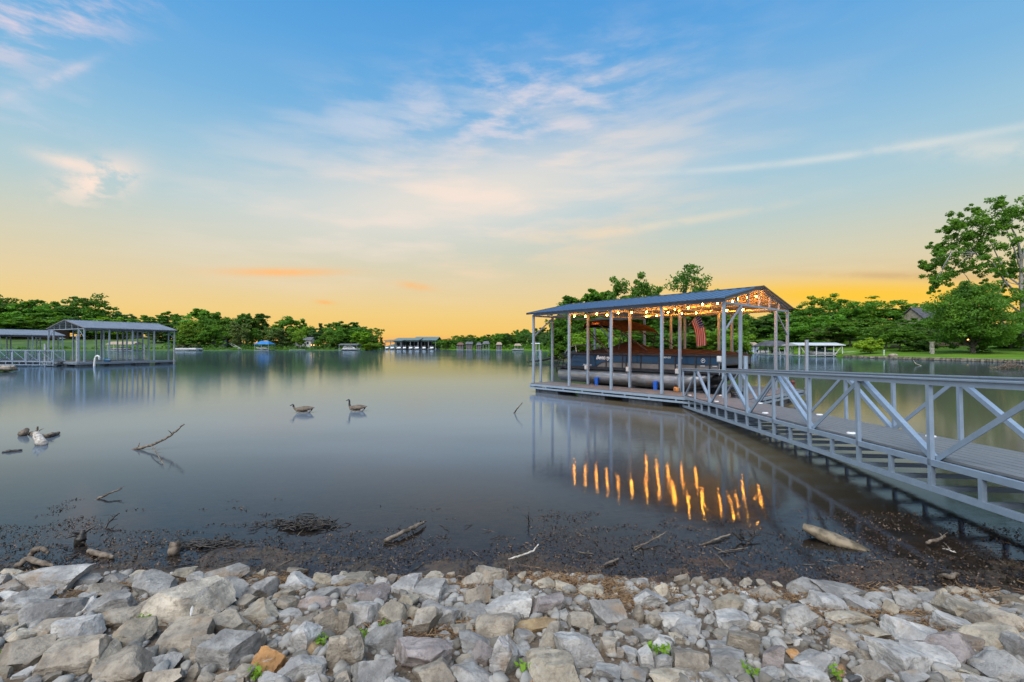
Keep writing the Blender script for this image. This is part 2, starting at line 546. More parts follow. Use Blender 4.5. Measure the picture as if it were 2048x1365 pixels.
def waterfn(t, o):
    p = world_pos(t)
    sp = t.n('ShaderNodeSeparateXYZ'); t.link(p, sp.inputs[0])
    x, y = sp.outputs[0], sp.outputs[1]
    n1 = t.noise(t.mapping(p, scale=(.5, 2.6, 1)), 1.6, 4, .55)
    n2 = t.noise(t.mapping(p, scale=(.12, 1.5, 1)), 34.0, 2, .5)
    patch = t.noise(t.mapping(p, scale=(.05, .11, 1)), 1.0, 5, .6)
    b = t.bump(t.math('ADD', t.math('MULTIPLY', n1, .35), t.math('MULTIPLY', n2, .17)), .07, .05)
    far = t.smooth(y, 10, 90)
    rough = t.math('ADD', t.smooth(patch, .35, .7, .028, .055), t.math('MULTIPLY', far, .03))
    gl = t.n('ShaderNodeBsdfGlossy')
    t.put(gl.inputs['Color'], (.62, .79, 1.0))
    t.put(gl.inputs['Roughness'], rough)
    t.put(gl.inputs['Normal'], b)
    gl2 = t.n('ShaderNodeBsdfGlossy')          # the short ripples, which reflect the higher sky
    t.put(gl2.inputs['Color'], (.56, .78, 1.0)); gl2.inputs['Roughness'].default_value = .5
    gm = t.n('ShaderNodeMixShader'); t.put(gm.inputs[0], .04)
    t.link(gl.outputs[0], gm.inputs[1]); t.link(gl2.outputs[0], gm.inputs[2])
    # sky sheen painted pale mid-lake, brown silt by dock, dark for far tree reflections
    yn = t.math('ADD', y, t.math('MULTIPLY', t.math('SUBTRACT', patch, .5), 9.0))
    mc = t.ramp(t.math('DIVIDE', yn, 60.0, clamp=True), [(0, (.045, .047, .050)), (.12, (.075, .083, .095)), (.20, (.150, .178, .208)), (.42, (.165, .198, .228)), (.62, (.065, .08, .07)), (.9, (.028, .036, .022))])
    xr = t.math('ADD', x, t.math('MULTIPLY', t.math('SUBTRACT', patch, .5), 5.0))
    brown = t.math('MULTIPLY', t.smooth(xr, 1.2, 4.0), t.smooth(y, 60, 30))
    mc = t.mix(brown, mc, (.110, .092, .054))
    murk_sheen = t.n('ShaderNodeBsdfDiffuse')
    t.put(murk_sheen.inputs['Color'], mc)
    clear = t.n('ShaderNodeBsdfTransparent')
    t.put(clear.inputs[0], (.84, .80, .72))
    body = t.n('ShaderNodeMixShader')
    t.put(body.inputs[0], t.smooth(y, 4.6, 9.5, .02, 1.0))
    t.link(clear.outputs[0], body.inputs[1]); t.link(murk_sheen.outputs[0], body.inputs[2])
    fr = t.n('ShaderNodeFresnel'); fr.inputs[0].default_value = 1.34
    t.put(fr.inputs['Normal'], b)
    mx = t.n('ShaderNodeMixShader')
    t.link(fr.outputs[0], mx.inputs[0])
    t.link(body.outputs[0], mx.inputs[1]); t.link(gm.outputs[0], mx.inputs[2])
    t.link(mx.outputs[0], o.inputs['Surface'])
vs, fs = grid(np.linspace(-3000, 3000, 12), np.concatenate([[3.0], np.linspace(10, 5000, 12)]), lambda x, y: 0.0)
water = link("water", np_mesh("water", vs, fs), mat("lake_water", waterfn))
tag(water, kind='structure')

# ------------------------------------------------------------------ far land
def interp(tab, x):
    if x <= tab[0][0]: return tab[0][1]
    for (a, b), (c, d) in zip(tab, tab[1:]):
        if x <= c:
            return b + (d - b) * (x - a) / (c - a)
    return tab[-1][1]
def P(px, d, z=0.0):
    return Vector(((px - HX) / FPX * d, d, z))
class Land:
    def __init__(s, shore, prof, fac):
        s.shore, s.prof, s.fac = shore, prof, fac
    def z(s, px, d):
        i = d - interp(s.shore, px)
        n = mnoise.noise((px * .02, d * .05, 1.0))
        return interp(s.prof, i) * interp(s.fac, px) * (1 + .12 * n)
    def build(s, name, m, pxs, ins):
        vs = []
        for i in ins:
            for px in pxs:
                d = interp(s.shore, px) + i
                vs.append(P(px, d, s.z(px, d)))
        nx = len(pxs)
        fs = [(r * nx + c, r * nx + c + 1, (r + 1) * nx + c + 1, (r + 1) * nx + c) for r in range(len(ins) - 1) for c in range(nx - 1)]
        o = link(name, np_mesh(name, vs, fs, True), m)
        return tag(o, kind='structure')
def lawnfn(t, o):
    p = world_pos(t)
    n = t.noise(p, .25, 6, .6)
    n2 = t.noise(p, 3.0, 5, .7)
    c = t.mix(t.smooth(n, .35, .65), (.085, .175, .014), (.135, .235, .022))
    c = t.mix(t.smooth(n2, .45, .75, 0, .6), c, (.060, .125, .014))
    pbr(t, o, c, .9, 0, t.bump(n2, .4, .1), .1)
lawn_m = mat("lawn_grass", lawnfn)
hill_m = speckled("hillside_grass", (.035, .085, .014), (.085, .15, .022), .12, .9, 0, .4, 2, dist=.1)
left_land = Land([(-700, 110), (-200, 180), (0, 205), (160, 225), (350, 232), (520, 238), (700, 246), (745, 258), (762, 300), (775, 430)],
                 [(-6, -2), (0, -.1), (.8, .8), (8, 1.4), (30, 5.5), (50, 8), (100, 9.5), (200, 10)],
                 [(-300, 1), (280, 1), (400, .5), (700, .4), (762, .3)])
left_land.build("hillside", hill_m, list(range(-700, 776, 25)) + [762, 768, 775], [-6, 0, .8, 4, 8, 15, 22, 30, 40, 50, 75, 100, 150, 220])
right_land = Land([(862, 420), (880, 330), (900, 305), (1000, 262), (1060, 235), (1110, 205), (1250, 185), (1440, 165), (1500, 140), (1560, 122), (1600, 108),
                   (1690, 88), (1740, 79), (1850, 69), (1950, 62), (2048, 56), (2300, 46), (2800, 38)],
                  [(-5, -1.5), (0, -.1), (.25, .42), (5, .75), (15, 1.3), (25, 2.1), (40, 3.4), (60, 5), (120, 8), (220, 11)],
                  [(862, .6), (1300, .9), (1480, 1.25), (1600, 1.1), (1750, 1.0), (1850, .85), (2048, .62)])
right_land.build("lawn", lawn_m, list(range(862, 2801, 22)), [-5, 0, .25, 2, 5, 10, 15, 20, 25, 32, 40, 50, 60, 80, 120, 170, 220])
def isl_z(px, d):
    a = (px - 1292) / 200.0
    b = (d - 70) / 11.0
    r = (a * a) ** 1.5 + b * b
    return max(1.3 * (1 - r), -1.5) + .15 * mnoise.noise((px * .05, d * .2, 5))
ip, idd = list(range(1040, 1545, 9)), list(np.linspace(55, 85, 26))
vs = [P(px, d, isl_z(px, d)) for d in idd for px in ip]
nx = len(ip)
fs = [(r * nx + c, r * nx + c + 1, (r + 1) * nx + c + 1, (r + 1) * nx + c) for r in range(len(idd) - 1) for c in range(nx - 1)]
tag(link("island_ground", np_mesh("island_ground", vs, fs, True), speckled("island_soil", (.03, .05, .012), (.09, .08, .04), .6, .95, 0, .5, 3)), kind='structure')
# far bluish hill beyond the marina
vs, fs = grid(np.linspace(-60, -30, 8), np.linspace(0, 1, 2), lambda x, y: 0)
far_hill = MB()
pr = [(755, 0), (790, 6), (830, 9), (860, 10), (885, 9), (910, 11), (1000, 13), (1100, 10), (1250, 0)]
ringA = [P(px, 640, h) for px, h in pr]; ringB = [P(px, 800, 0) for px, h in pr]; ringC = [P(px, 600, -1) for px, h in pr]
far_hill.loft([ringC, ringA, ringB], closed=False, cap=False)
tag(far_hill.build("hill", speckled("distant_wooded_hill", (.035, .085, .075), (.06, .12, .10), .03, .95, 0, .8, .2, dist=2)), kind='structure')

# ------------------------------------------------------------------ labels that single out one of many
ORD = ["", "second", "third", "fourth", "fifth", "sixth", "seventh", "eighth", "ninth", "tenth", "eleventh", "twelfth", "thirteenth"]
def name_many(items, marks, vertical=False):
    """items: (obj, px, py, look). Label each by its look and its order from the nearest landmark."""
    buckets = {}
    for o, px, py, look in items:
        best = min(marks, key=lambda m: math.hypot(px - m[0], (py - m[1]) * (1.6 if vertical else 1.0)))
        dxx, dyy = px - best[0], py - best[1]
        if vertical and abs(dyy) > abs(dxx):
            rel = "behind" if dyy < 0 else "in front of"
        else:
            rel = "left of" if dxx < 0 else "right of"
        buckets.setdefault((look, rel, best[2]), []).append((math.hypot(dxx, dyy), o))
    for (look, rel, mk), L in buckets.items():
        L.sort(key=lambda q: q[0])
        for i, (_, o) in enumerate(L):
            o['label'] = " ".join(w for w in (ORD[min(i, 12)], look, rel, mk) if w)

# ------------------------------------------------------------------ trees
def leaf_quads(rng, centers, radii, n, size, flat=.62, up=.5):
    C = np.repeat(centers, n, axis=0)
    Rr = np.repeat(radii, n)
    g3 = rng.normal(size=(len(C), 3))
    g3 /= np.maximum(np.linalg.norm(g3, axis=1, keepdims=True), 1e-6)
    rad = rng.random(len(C)) ** .45
    off = g3 * (rad * Rr)[:, None]
    off[:, 2] *= flat
    pos = C + off
    nrm = rng.normal(size=(len(C), 3)) * .75 + g3 * .6 + np.array([0, 0, up])
    nrm /= np.linalg.norm(nrm, axis=1, keepdims=True)
    ref = rng.normal(size=(len(C), 3))
    t1 = np.cross(nrm, ref); t1 /= np.maximum(np.linalg.norm(t1, axis=1, keepdims=True), 1e-6)
    t2 = np.cross(nrm, t1)
    s = (size * (.6 + .8 * rng.random(len(C))))[:, None]
    droop = nrm * s * -.18
    v = np.stack([pos - t1 * s, pos - t2 * s * .55 + droop * 0, pos + t1 * s + droop, pos + t2 * s * .55], 1).reshape(-1, 3)
    f = np.arange(len(v)).reshape(-1, 4)
    return v, f
def tree_proto(seed, H=10.0, Wd=8.0, base=.22, lobes=9, clumps=8, nleaf=40, size=.33, shape='round', trunk_r=.22, tm=None, gap=.0, lean=0.0):
    rng = np.random.default_rng(seed)
    rnd = random.Random(seed)
    L = []
    ch = H * (1 - base)
    for i in range(lobes):
        f = (i + .5) / lobes
        if shape == 'cone':
            rr = Wd * .5 * (1 - f) * .9 + .15
        elif shape == 'vase':
            rr = Wd * .5 * (.45 + .6 * math.sin(min(f * 1.15, 1) * PI * .62))
        else:
            rr = Wd * .5 * math.sin(PI * (.16 + .74 * f)) ** .8
        a = i * 2.4 + rnd.uniform(-.5, .5)
        q = rnd.uniform(.35, .82) if shape != 'cone' else rnd.uniform(.2, .6)
        L.append((Vector((math.cos(a) * rr * q + lean * f * H, math.sin(a) * rr * q, H * base + ch * (.06 + .82 * f))),
                  max(rr * rnd.uniform(.42, .66), Wd * .1)))
    tb = MB()
    th = H * (base + (1 - base) * (.55 if shape != 'cone' else .9))
    pts = []
    for k in range(7):
        q = k / 6
        pts.append((rnd.uniform(-.12, .12) * q * H * .12 + lean * q * th * .6, rnd.uniform(-.1, .1) * q * H * .1, q * th))
    tb.tube(pts, [trunk_r * (1.25 if k == 0 else 1 - .78 * k / 6) for k in range(7)], 8)
    cs, rs = [], []
    for c, r in L:
        hb = max(min(c.z - r * .6 - rnd.uniform(.05, .2) * H, th * .9), H * base * .6)
        q = hb / th
        i0 = min(int(q * 6), 5)
        s = Vector(pts[i0]).lerp(Vector(pts[i0 + 1]), q * 6 - i0)
        mid = s.lerp(c, .5) + Vector((rnd.uniform(-.3, .3), rnd.uniform(-.3, .3), rnd.uniform(-.1, .25))) * (r * .4)
        r0 = trunk_r * (1 - .7 * q) * .55
        tb.tube([s, mid, c], [r0, r0 * .6, r0 * .22], 6, cap=False)
        for k in range(clumps):
            v = Vector(rng.normal(size=3)); v.normalize()
            p = c + v * r * rnd.uniform(.35, 1.12)
            cr = r * rnd.uniform(.22, .60)
            if rnd.random() < gap:
                continue
            cs.append(p); rs.append(cr)
            if k % 2 == 0:
                tb.tube([c.lerp(s, .15), c.lerp(p, .5) + Vector((0, 0, .05 * r)), p], [r0 * .3, r0 * .2, r0 * .08], 5, cap=False)
    v, f = leaf_quads(rng, np.array([tuple(c) for c in cs]), np.array(rs), nleaf, size)
    trunk = tb.mesh("trunk")
    trunk.materials.append(tm or bark)
    crown = np_mesh("crown", v, f)
    crown.materials.append(leaf)
    return trunk, crown, H, Wd
FAR = [tree_proto(100 + i, 10, w, b, lob, 10, 60, .31, sh, gap=.12) for i, (w, b, lob, sh) in enumerate([
    (8.5, .16, 9, 'round'), (7, .2, 9, 'round'), (10, .18, 10, 'vase'), (7.5, .10, 10, 'round'), (9, .22, 9, 'vase'), (6, .08, 9, 'cone'), (9.5, .12, 11, 'round')])]
MID = [tree_proto(200 + i, 10, w, b, lob, 11, 78, .23, sh, trunk_r=.16, gap=gp) for i, (w, b, lob, sh, gp) in enumerate([
    (7.5, .18, 11, 'round', .1), (6.5, .2, 11, 'round', .1), (9, .2, 12, 'vase', .15), (7, .08, 12, 'round', .05), (5, .06, 11, 'cone', .1), (8.5, .12, 13, 'round', .1)])]
SPARSE = tree_proto(301, 10, 5.6, .45, 12, 7, 34, .17, 'vase', .11, None, .2)
GREENS = {'dark green': (.072, .18, .034), 'mid green': (.105, .245, .034), 'bright green': (.165, .32, .035),
          'grey green': (.105, .18, .060), 'deep green': (.078, .20, .024), 'yellow green': (.23, .37, .034), 'dark bluish': (.074, .165, .060)}
def plant_tree(proto, px, top, wpx, d, land_z, tone, name='broadleaf_tree', group=None, rz=None, base_z=None, rnd=random.Random(5)):
    tr, cr, H0, W0 = proto
    z0 = land_z if base_z is None else base_z
    ztop = CAMZ + (HY - top) * d / FPX
    hh = max(ztop - z0, 1.0)
    ww = wpx * d / FPX
    o = thing(name, None, 'tree', P(px, d, z0 - .1), rz if rz is not None else rnd.uniform(0, 6.28), group)
    o.scale = (ww / W0, ww / W0, hh / H0 * .965)
    link('trunk', tr, None, o)
    c = link('crown', cr, None, o)
    k = rnd.uniform(.85, 1.15)
    c.color = tuple(x * k * rnd.uniform(.93, 1.07) for x in GREENS[tone]) + (1,)
    return o
rt = random.Random(77)
# --- the left bank
LT = []
left_list = [  # px, top, width, extra inland distance, tone
    (-30, 588, 110, 60, 'dark green'), (25, 600, 95, 62, 'deep green'), (52, 612, 70, 52, 'mid green'), (0, 630, 90, 40, 'mid green'), (60, 635, 85, 36, 'mid green'),
    (112, 600, 80, 64, 'dark green'), (100, 620, 90, 44, 'mid green'), (138, 632, 55, 42, 'dark bluish'), (165, 597, 85, 66, 'dark green'), (192, 606, 55, 58, 'deep green'),
    (186, 632, 70, 42, 'mid green'), (217, 630, 60, 40, 'bright green'), (235, 620, 45, 62, 'dark bluish'), (252, 625, 40, 58, 'dark bluish'), (240, 640, 48, 40, 'bright green'),
    (297, 627, 62, 55, 'mid green'), (275, 640, 50, 45, 'dark green'), (312, 652, 40, 28, 'grey green'), (340, 620, 60, 56, 'deep green'), (348, 640, 58, 34, 'dark bluish'),
    (378, 642, 46, 12, 'bright green'), (372, 665, 50, 7, 'mid green'), (402, 612, 85, 60, 'mid green'), (430, 618, 50, 54, 'deep green'), (408, 636, 56, 22, 'mid green'), (425, 652, 50, 14, 'deep green'),
    (446, 660, 44, 24, 'grey green'), (452, 634, 52, 48, 'mid green'), (487, 622, 40, 40, 'dark green'), (480, 640, 42, 14, 'grey green'), (517, 621, 58, 42, 'dark green'),
    (503, 655, 34, 22, 'deep green'), (540, 652, 46, 30, 'grey green'), (576, 630, 62, 40, 'mid green'), (560, 655, 52, 14, 'grey green'), (590, 640, 50, 36, 'deep green'),
    (598, 652, 34, 8, 'bright green'), (610, 650, 46, 40, 'dark green'), (636, 655, 44, 34, 'dark bluish'), (641, 641, 28, 38, 'dark bluish'), (653, 667, 40, 9, 'mid green'),
    (668, 641, 48, 34, 'mid green'), (676, 660, 42, 14, 'mid green'), (700, 640, 60, 40, 'dark green'), (694, 655, 58, 18, 'deep green'), (728, 650, 50, 26, 'dark green'),
    (722, 660, 46, 10, 'bright green'), (742, 655, 40, 16, 'mid green'), (745, 685, 34, 4, 'bright green'), (733, 690, 26, 3, 'yellow green'), (752, 668, 24, 12, 'dark green'), (763, 672, 20, 10, 'dark green')]
for i, (px, top, w, inl, tone) in enumerate(left_list):
    d = interp(left_land.shore, px) + inl
    kind = 5 if w < 30 else rt.choice([0, 1, 2, 3, 4, 6])
    o = plant_tree(FAR[kind], px, top, w * 1.12, d, left_land.z(px, d), tone, group='trees on the left bank', rnd=rt)
    LT.append((o, px, top, tone + " tree"))
LM = [(45, 660, "the brick house with lit windows"), (128, 650, "the big grey left dock roof"), (250, 660, "the white house"), (378, 695, "the moored white pontoon boats"),
      (466, 690, "the pale hillside stairs"), (523, 690, "the blue canopied boat lift"), (612, 685, "the small white house with porch lights"),
      (696, 693, "the shed roofed houseboat dock"), (760, 690, "the marina end of the left bank")]
name_many(LT, LM)
# undergrowth along the left bank
def undergrowth(name, land, pxs, inl, n, size, seed, tone, hh=(.5, 2.5)):
    rng = np.random.default_rng(seed); rnd = random.Random(seed)
    cs, rs = [], []
    for _ in range(n):
        px = rnd.uniform(*pxs); i = rnd.uniform(*inl)
        d = interp(land.shore, px) + i
        r = rnd.uniform(*hh)
        cs.append(tuple(P(px, d, land.z(px, d) + r * .4))); rs.append(r)
    v, f = leaf_quads(rng, np.array(cs), np.array(rs), 34, size, .8)
    o = link(name, np_mesh(name, v, f), leaf)
    o.color = (*GREENS[tone], 1)
    return tag(o, kind='stuff')
undergrowth("undergrowth", left_land, (-60, 762), (1, 5), 150, .35, 31, 'mid green', (.4, 1.4))
undergrowth("undergrowth", left_land, (330, 760), (3, 42), 260, .45, 32, 'dark green', (.8, 2.6))
undergrowth("undergrowth", right_land, (885, 1440), (2, 30), 220, .5, 33, 'deep green', (.8, 3))
undergrowth("undergrowth", right_land, (1470, 1590), (1, 22), 120, .3, 34, 'deep green', (.6, 2.2))
undergrowth("undergrowth", right_land, (1500, 1850), (56, 90), 260, .35, 35, 'dark green', (.8, 2.6))
# --- the far shore, right of the marina
CT = []
for i in range(34):
    px = 890 + i * 8.6 + rt.uniform(-3, 3)
    d = interp(right_land.shore, px) + rt.choice([8, 16, 28, 40]) + rt.uniform(-3, 3)
    top = 678 - max(0, (px - 890)) * .075 + rt.uniform(-7, 7) - (5 if px > 990 else 0)
    tone = rt.choice(['dark green', 'deep green', 'dark bluish', 'mid green', 'dark bluish'])
    w = rt.uniform(24, 40)
    o = plant_tree(FAR[rt.choice([0, 1, 3, 4, 6])], px, top, w, d, right_land.z(px, d), tone, group='trees on the far shore', rnd=rt)
    CT.append((o, px, top, tone + " far shore tree"))
name_many(CT, [(892, 690, "the right end of the marina"), (938, 695, "the grey roofed far boathouse"), (973, 696, "the twin peaked far boathouse"),
               (1036, 698, "the low tan roofed far boathouse"), (1072, 695, "the open white framed far dock"), (1140, 690, "the outboard end of the blue roofed dock")])
# --- grove on the island behind the dock
GT = []
grove = [(1163, 575, 105, 70, 0, 'deep green'), (1207, 567, 90, 73, 1, 'deep green'), (1257, 549, 92, 71, 2, 'mid green'), (1316, 575, 42, 74, 4, 'dark bluish'),
         (1432, 563, 86, 73, 0, 'mid green'), (1128, 640, 64, 66, 3, 'mid green'), (1150, 622, 90, 67, 5, 'deep green'), (1222, 610, 105, 68, 5, 'mid green'),
         (1282, 605, 110, 69, 3, 'deep green'), (1340, 598, 110, 70, 5, 'deep green'), (1398, 608, 100, 68, 3, 'dark green'), (1452, 596, 80, 69, 1, 'mid green'),
         (1478, 632, 52, 68, 3, 'bright green'), (1192, 650, 90, 63, 5, 'bright green'), (1300, 650, 110, 63, 5, 'dark green'), (1372, 660, 96, 62.5, 3, 'mid green'),
         (1430, 655, 90, 62.5, 5, 'bright green'), (1252, 662, 80, 62.5, 3, 'mid green'), (1118, 680, 44, 66, 3, 'bright green'), (1462, 690, 40, 62, 3, 'bright green')]
for px, top, w, d, k, tone in grove:
    o = plant_tree(MID[k], px, top, w * 1.1, d, isl_z(px, d), tone, name='conifer_tree' if k == 4 else 'broadleaf_tree', group='trees of the grove behind the dock', rnd=rt)
    GT.append((o, px, top, (tone + (" conifer" if k == 4 else " leafy tree")) if top < 640 else tone + " bushy low tree"))
o = plant_tree(SPARSE, 1384, 522, 92, 72, isl_z(1384, 72), 'dark green', group='trees of the grove behind the dock', rnd=rt)
o['label'] = "tall thin tree with open sparse crown rising above the blue dock roof"
name_many(GT, [(1109, 700, "the outboard motor behind the dock"), (1258, 686, "the peak of the brown boat cover"), (1390, 660, "the hanging flag"), (1520, 580, "the lit gable of the blue roofed dock")])
# --- right bank
MIDT = [tree_proto(250 + i, 10, w, b, 10, 10, 70, .22, sh, trunk_r=.16, gap=.12) for i, (w, b, sh) in enumerate([(7.5, .36, 'round'), (6.5, .38, 'round'), (9, .36, 'vase'), (7, .3, 'round'), (6, .3, 'vase'), (8.5, .34, 'round')])]
RT = []
right_list = [(1500, 640, 80, 55, 0, 'dark green'), (1530, 628, 80, 60, 2, 'dark green'), (1555, 622, 90, 70, 1, 'dark bluish'), (1575, 612, 80, 75, 0, 'dark green'), (1641, 590, 84, 45, 2, 'deep green'),
              (1608, 625, 100, 34, 0, 'mid green'), (1590, 650, 70, 22, 3, 'mid green'), (1683, 622, 76, 42, 1, 'dark bluish'), (1640, 628, 90, 26, 5, 'mid green'), (1660, 650, 70, 20, 1, 'grey green'),
              (1632, 662, 62, 14, 3, 'deep green'), (1712, 615, 84, 46, 5, 'deep green'), (1760, 597, 118, 48, 2, 'mid green'), (1700, 640, 90, 24, 0, 'mid green'), (1735, 632, 80, 30, 1, 'mid green'),
              (1805, 608, 86, 52, 0, 'deep green'), (1842, 622, 76, 58, 5, 'dark green'), (1772, 646, 92, 20, 2, 'mid green'), (1800, 655, 64, 14, 1, 'deep green'), (1832, 652, 76, 26, 1, 'grey green'),
              (1870, 630, 60, 60, 0, 'dark green'), (1874, 646, 60, 40, 1, 'mid green'), (1834, 632, 60, 38, 0, 'deep green'), (1857, 638, 54, 36, 5, 'mid green'), (1902, 640, 54, 42, 0, 'deep green'), (1880, 668, 60, 34, 3, 'dark bluish'), (2020, 640, 90, 30, 0, 'mid green'), (2062, 612, 90, 24, 5, 'mid green'), (1990, 650, 90, 60, 0, 'dark green'),
              (2050, 655, 60, 40, 3, 'dark green'), (1560, 672, 60, 8, 3, 'deep green'), (1515, 678, 50, 10, 3, 'deep green'), (1480, 640, 70, 40, 0, 'dark green')]
for px, top, w, inl, k, tone in right_list:
    d = interp(right_land.shore, px) + inl
    o = plant_tree((MIDT if 1690 < px < 1860 else MID)[k], px, top, w * 1.12, d, right_land.z(px, d), tone, group='trees on the right bank', rnd=rt)
    RT.append((o, px, top, tone + " tree"))
name_many(RT, [(1525, 705, "the pale blue boathouse"), (1553, 706, "the dark hip roofed boathouse"), (1640, 700, "the white framed boat dock"), (1741, 692, "the small bright lawn tree"),
               (1864, 694, "the stone pillar on the lawn"), (1860, 655, "the gabled house in the trees"), (1946, 640, "the large round lawn tree"), (2045, 690, "the dark garden fence")])
sap = tree_proto(402, 10, 12, .25, 9, 9, 60, .5, 'round', .3)
d = 84
o = plant_tree(sap, 1741, 676, 50, d, right_land.z(1741, d), 'yellow green', name='young_tree', rnd=rt)
o['label'] = "small bright yellow green tree on the lawn beside the white framed dock"
bush = tree_proto(403, 10, 14, .02, 9, 9, 50, .6, 'round', .2)
for px, top, w, inl, lab in [(1836, 683, 52, 15, "dark rounded shrub left of the stone pillar on the lawn"), (1958, 700, 30, 17.5, "low dark shrub at the foot of the large lawn tree"),
                             (1905, 686, 46, 34, "dark shrub in front of the patio pavilion"), (2028, 694, 60, 32, "low clipped shrub before the dark garden fence")]:
    d = interp(right_land.shore, px) + inl
    o = plant_tree(bush, px, top, w, d, right_land.z(px, d), 'dark green', name='shrub', rnd=rt)
    o['label'] = lab; o['category'] = 'shrub'
big = tree_proto(410, 10, 11, .14, 19, 16, 110, .16, 'round', .27, None, .05)
d = 76
o = plant_tree(big, 1946, 560, 158, d, right_land.z(1946, d), 'mid green', name='lawn_tree', rz=1.0, rnd=rt)
o['label'] = "large round bright green tree standing on the lawn with a thick brown trunk"

# the tall pale barked tree at the frame edge: its limbs reach out over the lawn
def tall_tree():
    rng = np.random.default_rng(9); rnd = random.Random(9)
    D = 84.0
    def q(px, py, dd=0.0): return P(px, D + dd, CAMZ + (HY - py) * D / FPX)
    b = MB()
    gz = right_land.z(2045, D)
    b.tube([q(2050, 712), q(2046, 640), q(2042, 570), q(2043, 520), q(2035, 480), q(2020, 450)], [.42, .36, .30, .25, .18, .08], 10)
    limbs = [([q(2046, 600), q(2010, 565, -1), q(1985, 530, -2), q(1950, 512, -2), q(1905, 510, -3)], .20),
             ([q(2046, 575), q(2020, 555, 1), q(2000, 520, 2), q(1975, 470, 1), q(1940, 445, 0)], .18),
             ([q(2042, 540), q(2028, 500, -1), q(2010, 455, -1), q(1990, 425, -1)], .17),
             ([q(2046, 630), q(2010, 600, 2), q(1975, 575, 3), q(1940, 560, 3)], .2),
             ([q(2043, 520), q(2060, 470, 1), q(2075, 430, 1)], .25), ([q(2044, 600), q(2080, 560), q(2110, 530)], .25)]
    for pts, r in limbs:
        n = len(pts)
        b.tube(pts, [r * (1 - .85 * k / (n - 1)) for k in range(n)], 7)
    anchors = [(1985, 425, 26), (1960, 445, 26), (1930, 452, 26), (1905, 462, 20), (2015, 415, 22), (2030, 440, 24), (1950, 475, 26), (1920, 490, 28), (1890, 492, 24), (1872, 488, 14),
               (1935, 510, 30), (1900, 518, 28), (1875, 522, 22), (1858, 530, 14), (1960, 500, 26), (1985, 470, 24), (2005, 450, 22), (1878, 548, 20), (1895, 545, 24), (1925, 540, 24),
               (1872, 565, 12), (1866, 580, 9), (2000, 490, 20), (2010, 530, 22), (2025, 545, 20), (1990, 545, 20), (1965, 530, 22), (2040, 500, 20), (2060, 430, 30), (2075, 470, 32),
               (2085, 520, 34), (2060, 560, 26), (2020, 590, 20), (2050, 600, 26), (2035, 420, 14), (1995, 600, 16), (1975, 575, 14), (2090, 590, 34), (1945, 425, 14), (1915, 440, 12)]
    cs, rs = [], []
    for px, py, r in anchors:
        c = q(px, py, rnd.uniform(-3.5, 3.5)); rr = r * D / FPX
        lm = min((l for l in limbs), key=lambda l: min((p - c).length for p in l[0]))
        s = min(lm[0][1:], key=lambda p: (p - c).length)
        b.tube([s, s.lerp(c, .5) + Vector((0, 0, .2)), c], [.08, .05, .02], 5, cap=False)
        for k in range(12):
            v = Vector(rng.normal(size=3)); v.normalize()
            v.y *= 1.4
            cs.append(tuple(c + v * rr * rnd.uniform(.3, 1.15))); rs.append(rr * rnd.uniform(.22, .46))
    v, f = leaf_quads(rng, np.array(cs), np.array(rs), 64, .21, .7)
    t = thing('tall_tree', "tall pale barked tree at the frame edge with open limbs reaching over the lawn", 'tree', P(2050, D, gz - .2))
    inv = Matrix.Translation(-t.location)
    tr = b.mesh('trunk'); tr.transform(inv)
    cm = np_mesh('crown', v, f); cm.transform(inv)
    link('trunk', tr, palebark, t)
    c = link('crown', cm, leaf, t)
    c.color = (*GREENS['mid green'], 1)
tall_tree()

# ------------------------------------------------------------------ covered docks
BOX_CACHE = {}
def post_mesh(h, w):
    k = (round(h, 3), w)
    if k not in BOX_CACHE:
        BOX_CACHE[k] = MB().box((0, 0, h / 2), (w, w, h)).mesh("post", .006)
    return BOX_CACHE[k]
def float_mesh(L, Wd, H):
    b = MB()
    b.box((0, 0, H / 2 - .10), (L, Wd, H + .0))
    n = max(2, int(L / .38))
    for k in range(n):
        x = -L / 2 + (k + .5) * L / n
        for s in (-1, 1):
            b.box((x, s * (Wd / 2 + .012), H * .55 - .08), (.13, .03, H * .5))
        b.box((x, 0, H - .085), (.09, Wd * .9, .03))
    for s in (-1, 1):
        b.box((s * (L / 2 + .012), 0, H * .5 - .08), (.03, Wd * .5, H * .5))
        b.box((0, s * (Wd / 2 + .015), -.02), (L + .02, .03, .06))
    return b.mesh("float", .02)
def frame_truss(b, p, q, zt, zb, step, w=.055):
    """upper and lower channel with short uprights between"""
    p, q = Vector(p), Vector(q)
    L = (q - p).length
    d = (q - p) / L
    b.bar((p.x, p.y, zt - .045), (q.x, q.y, zt - .045), w, .085)
    b.bar((p.x, p.y, zb + .035), (q.x, q.y, zb + .035), w, .065)
    n = max(1, round(L / step))
    for k in range(n + 1):
        c = p + d * (L * k / n)
        c = c + d * ((.04 if k == 0 else -.04 if k == n else 0))
        b.bar((c.x, c.y, zb + .065), (c.x, c.y, zt - .085), .05, .045)
def boards(b, x0, x1, y0, y1, z, along='x', w=.14, th=.028, gap=.006):
    if along == 'x':
        n = max(1, round((y1 - y0) / w)); s = (y1 - y0) / n
        for k in range(n):
            b.span((x0, y0 + k * s + gap / 2, z - th), (x1, y0 + (k + 1) * s - gap / 2, z))
    else:
        n = max(1, round((x1 - x0) / w)); s = (x1 - x0) / n
        for k in range(n):
            b.span((x0 + k * s + gap / 2, y0, z - th), (x0 + (k + 1) * s - gap / 2, y1, z))
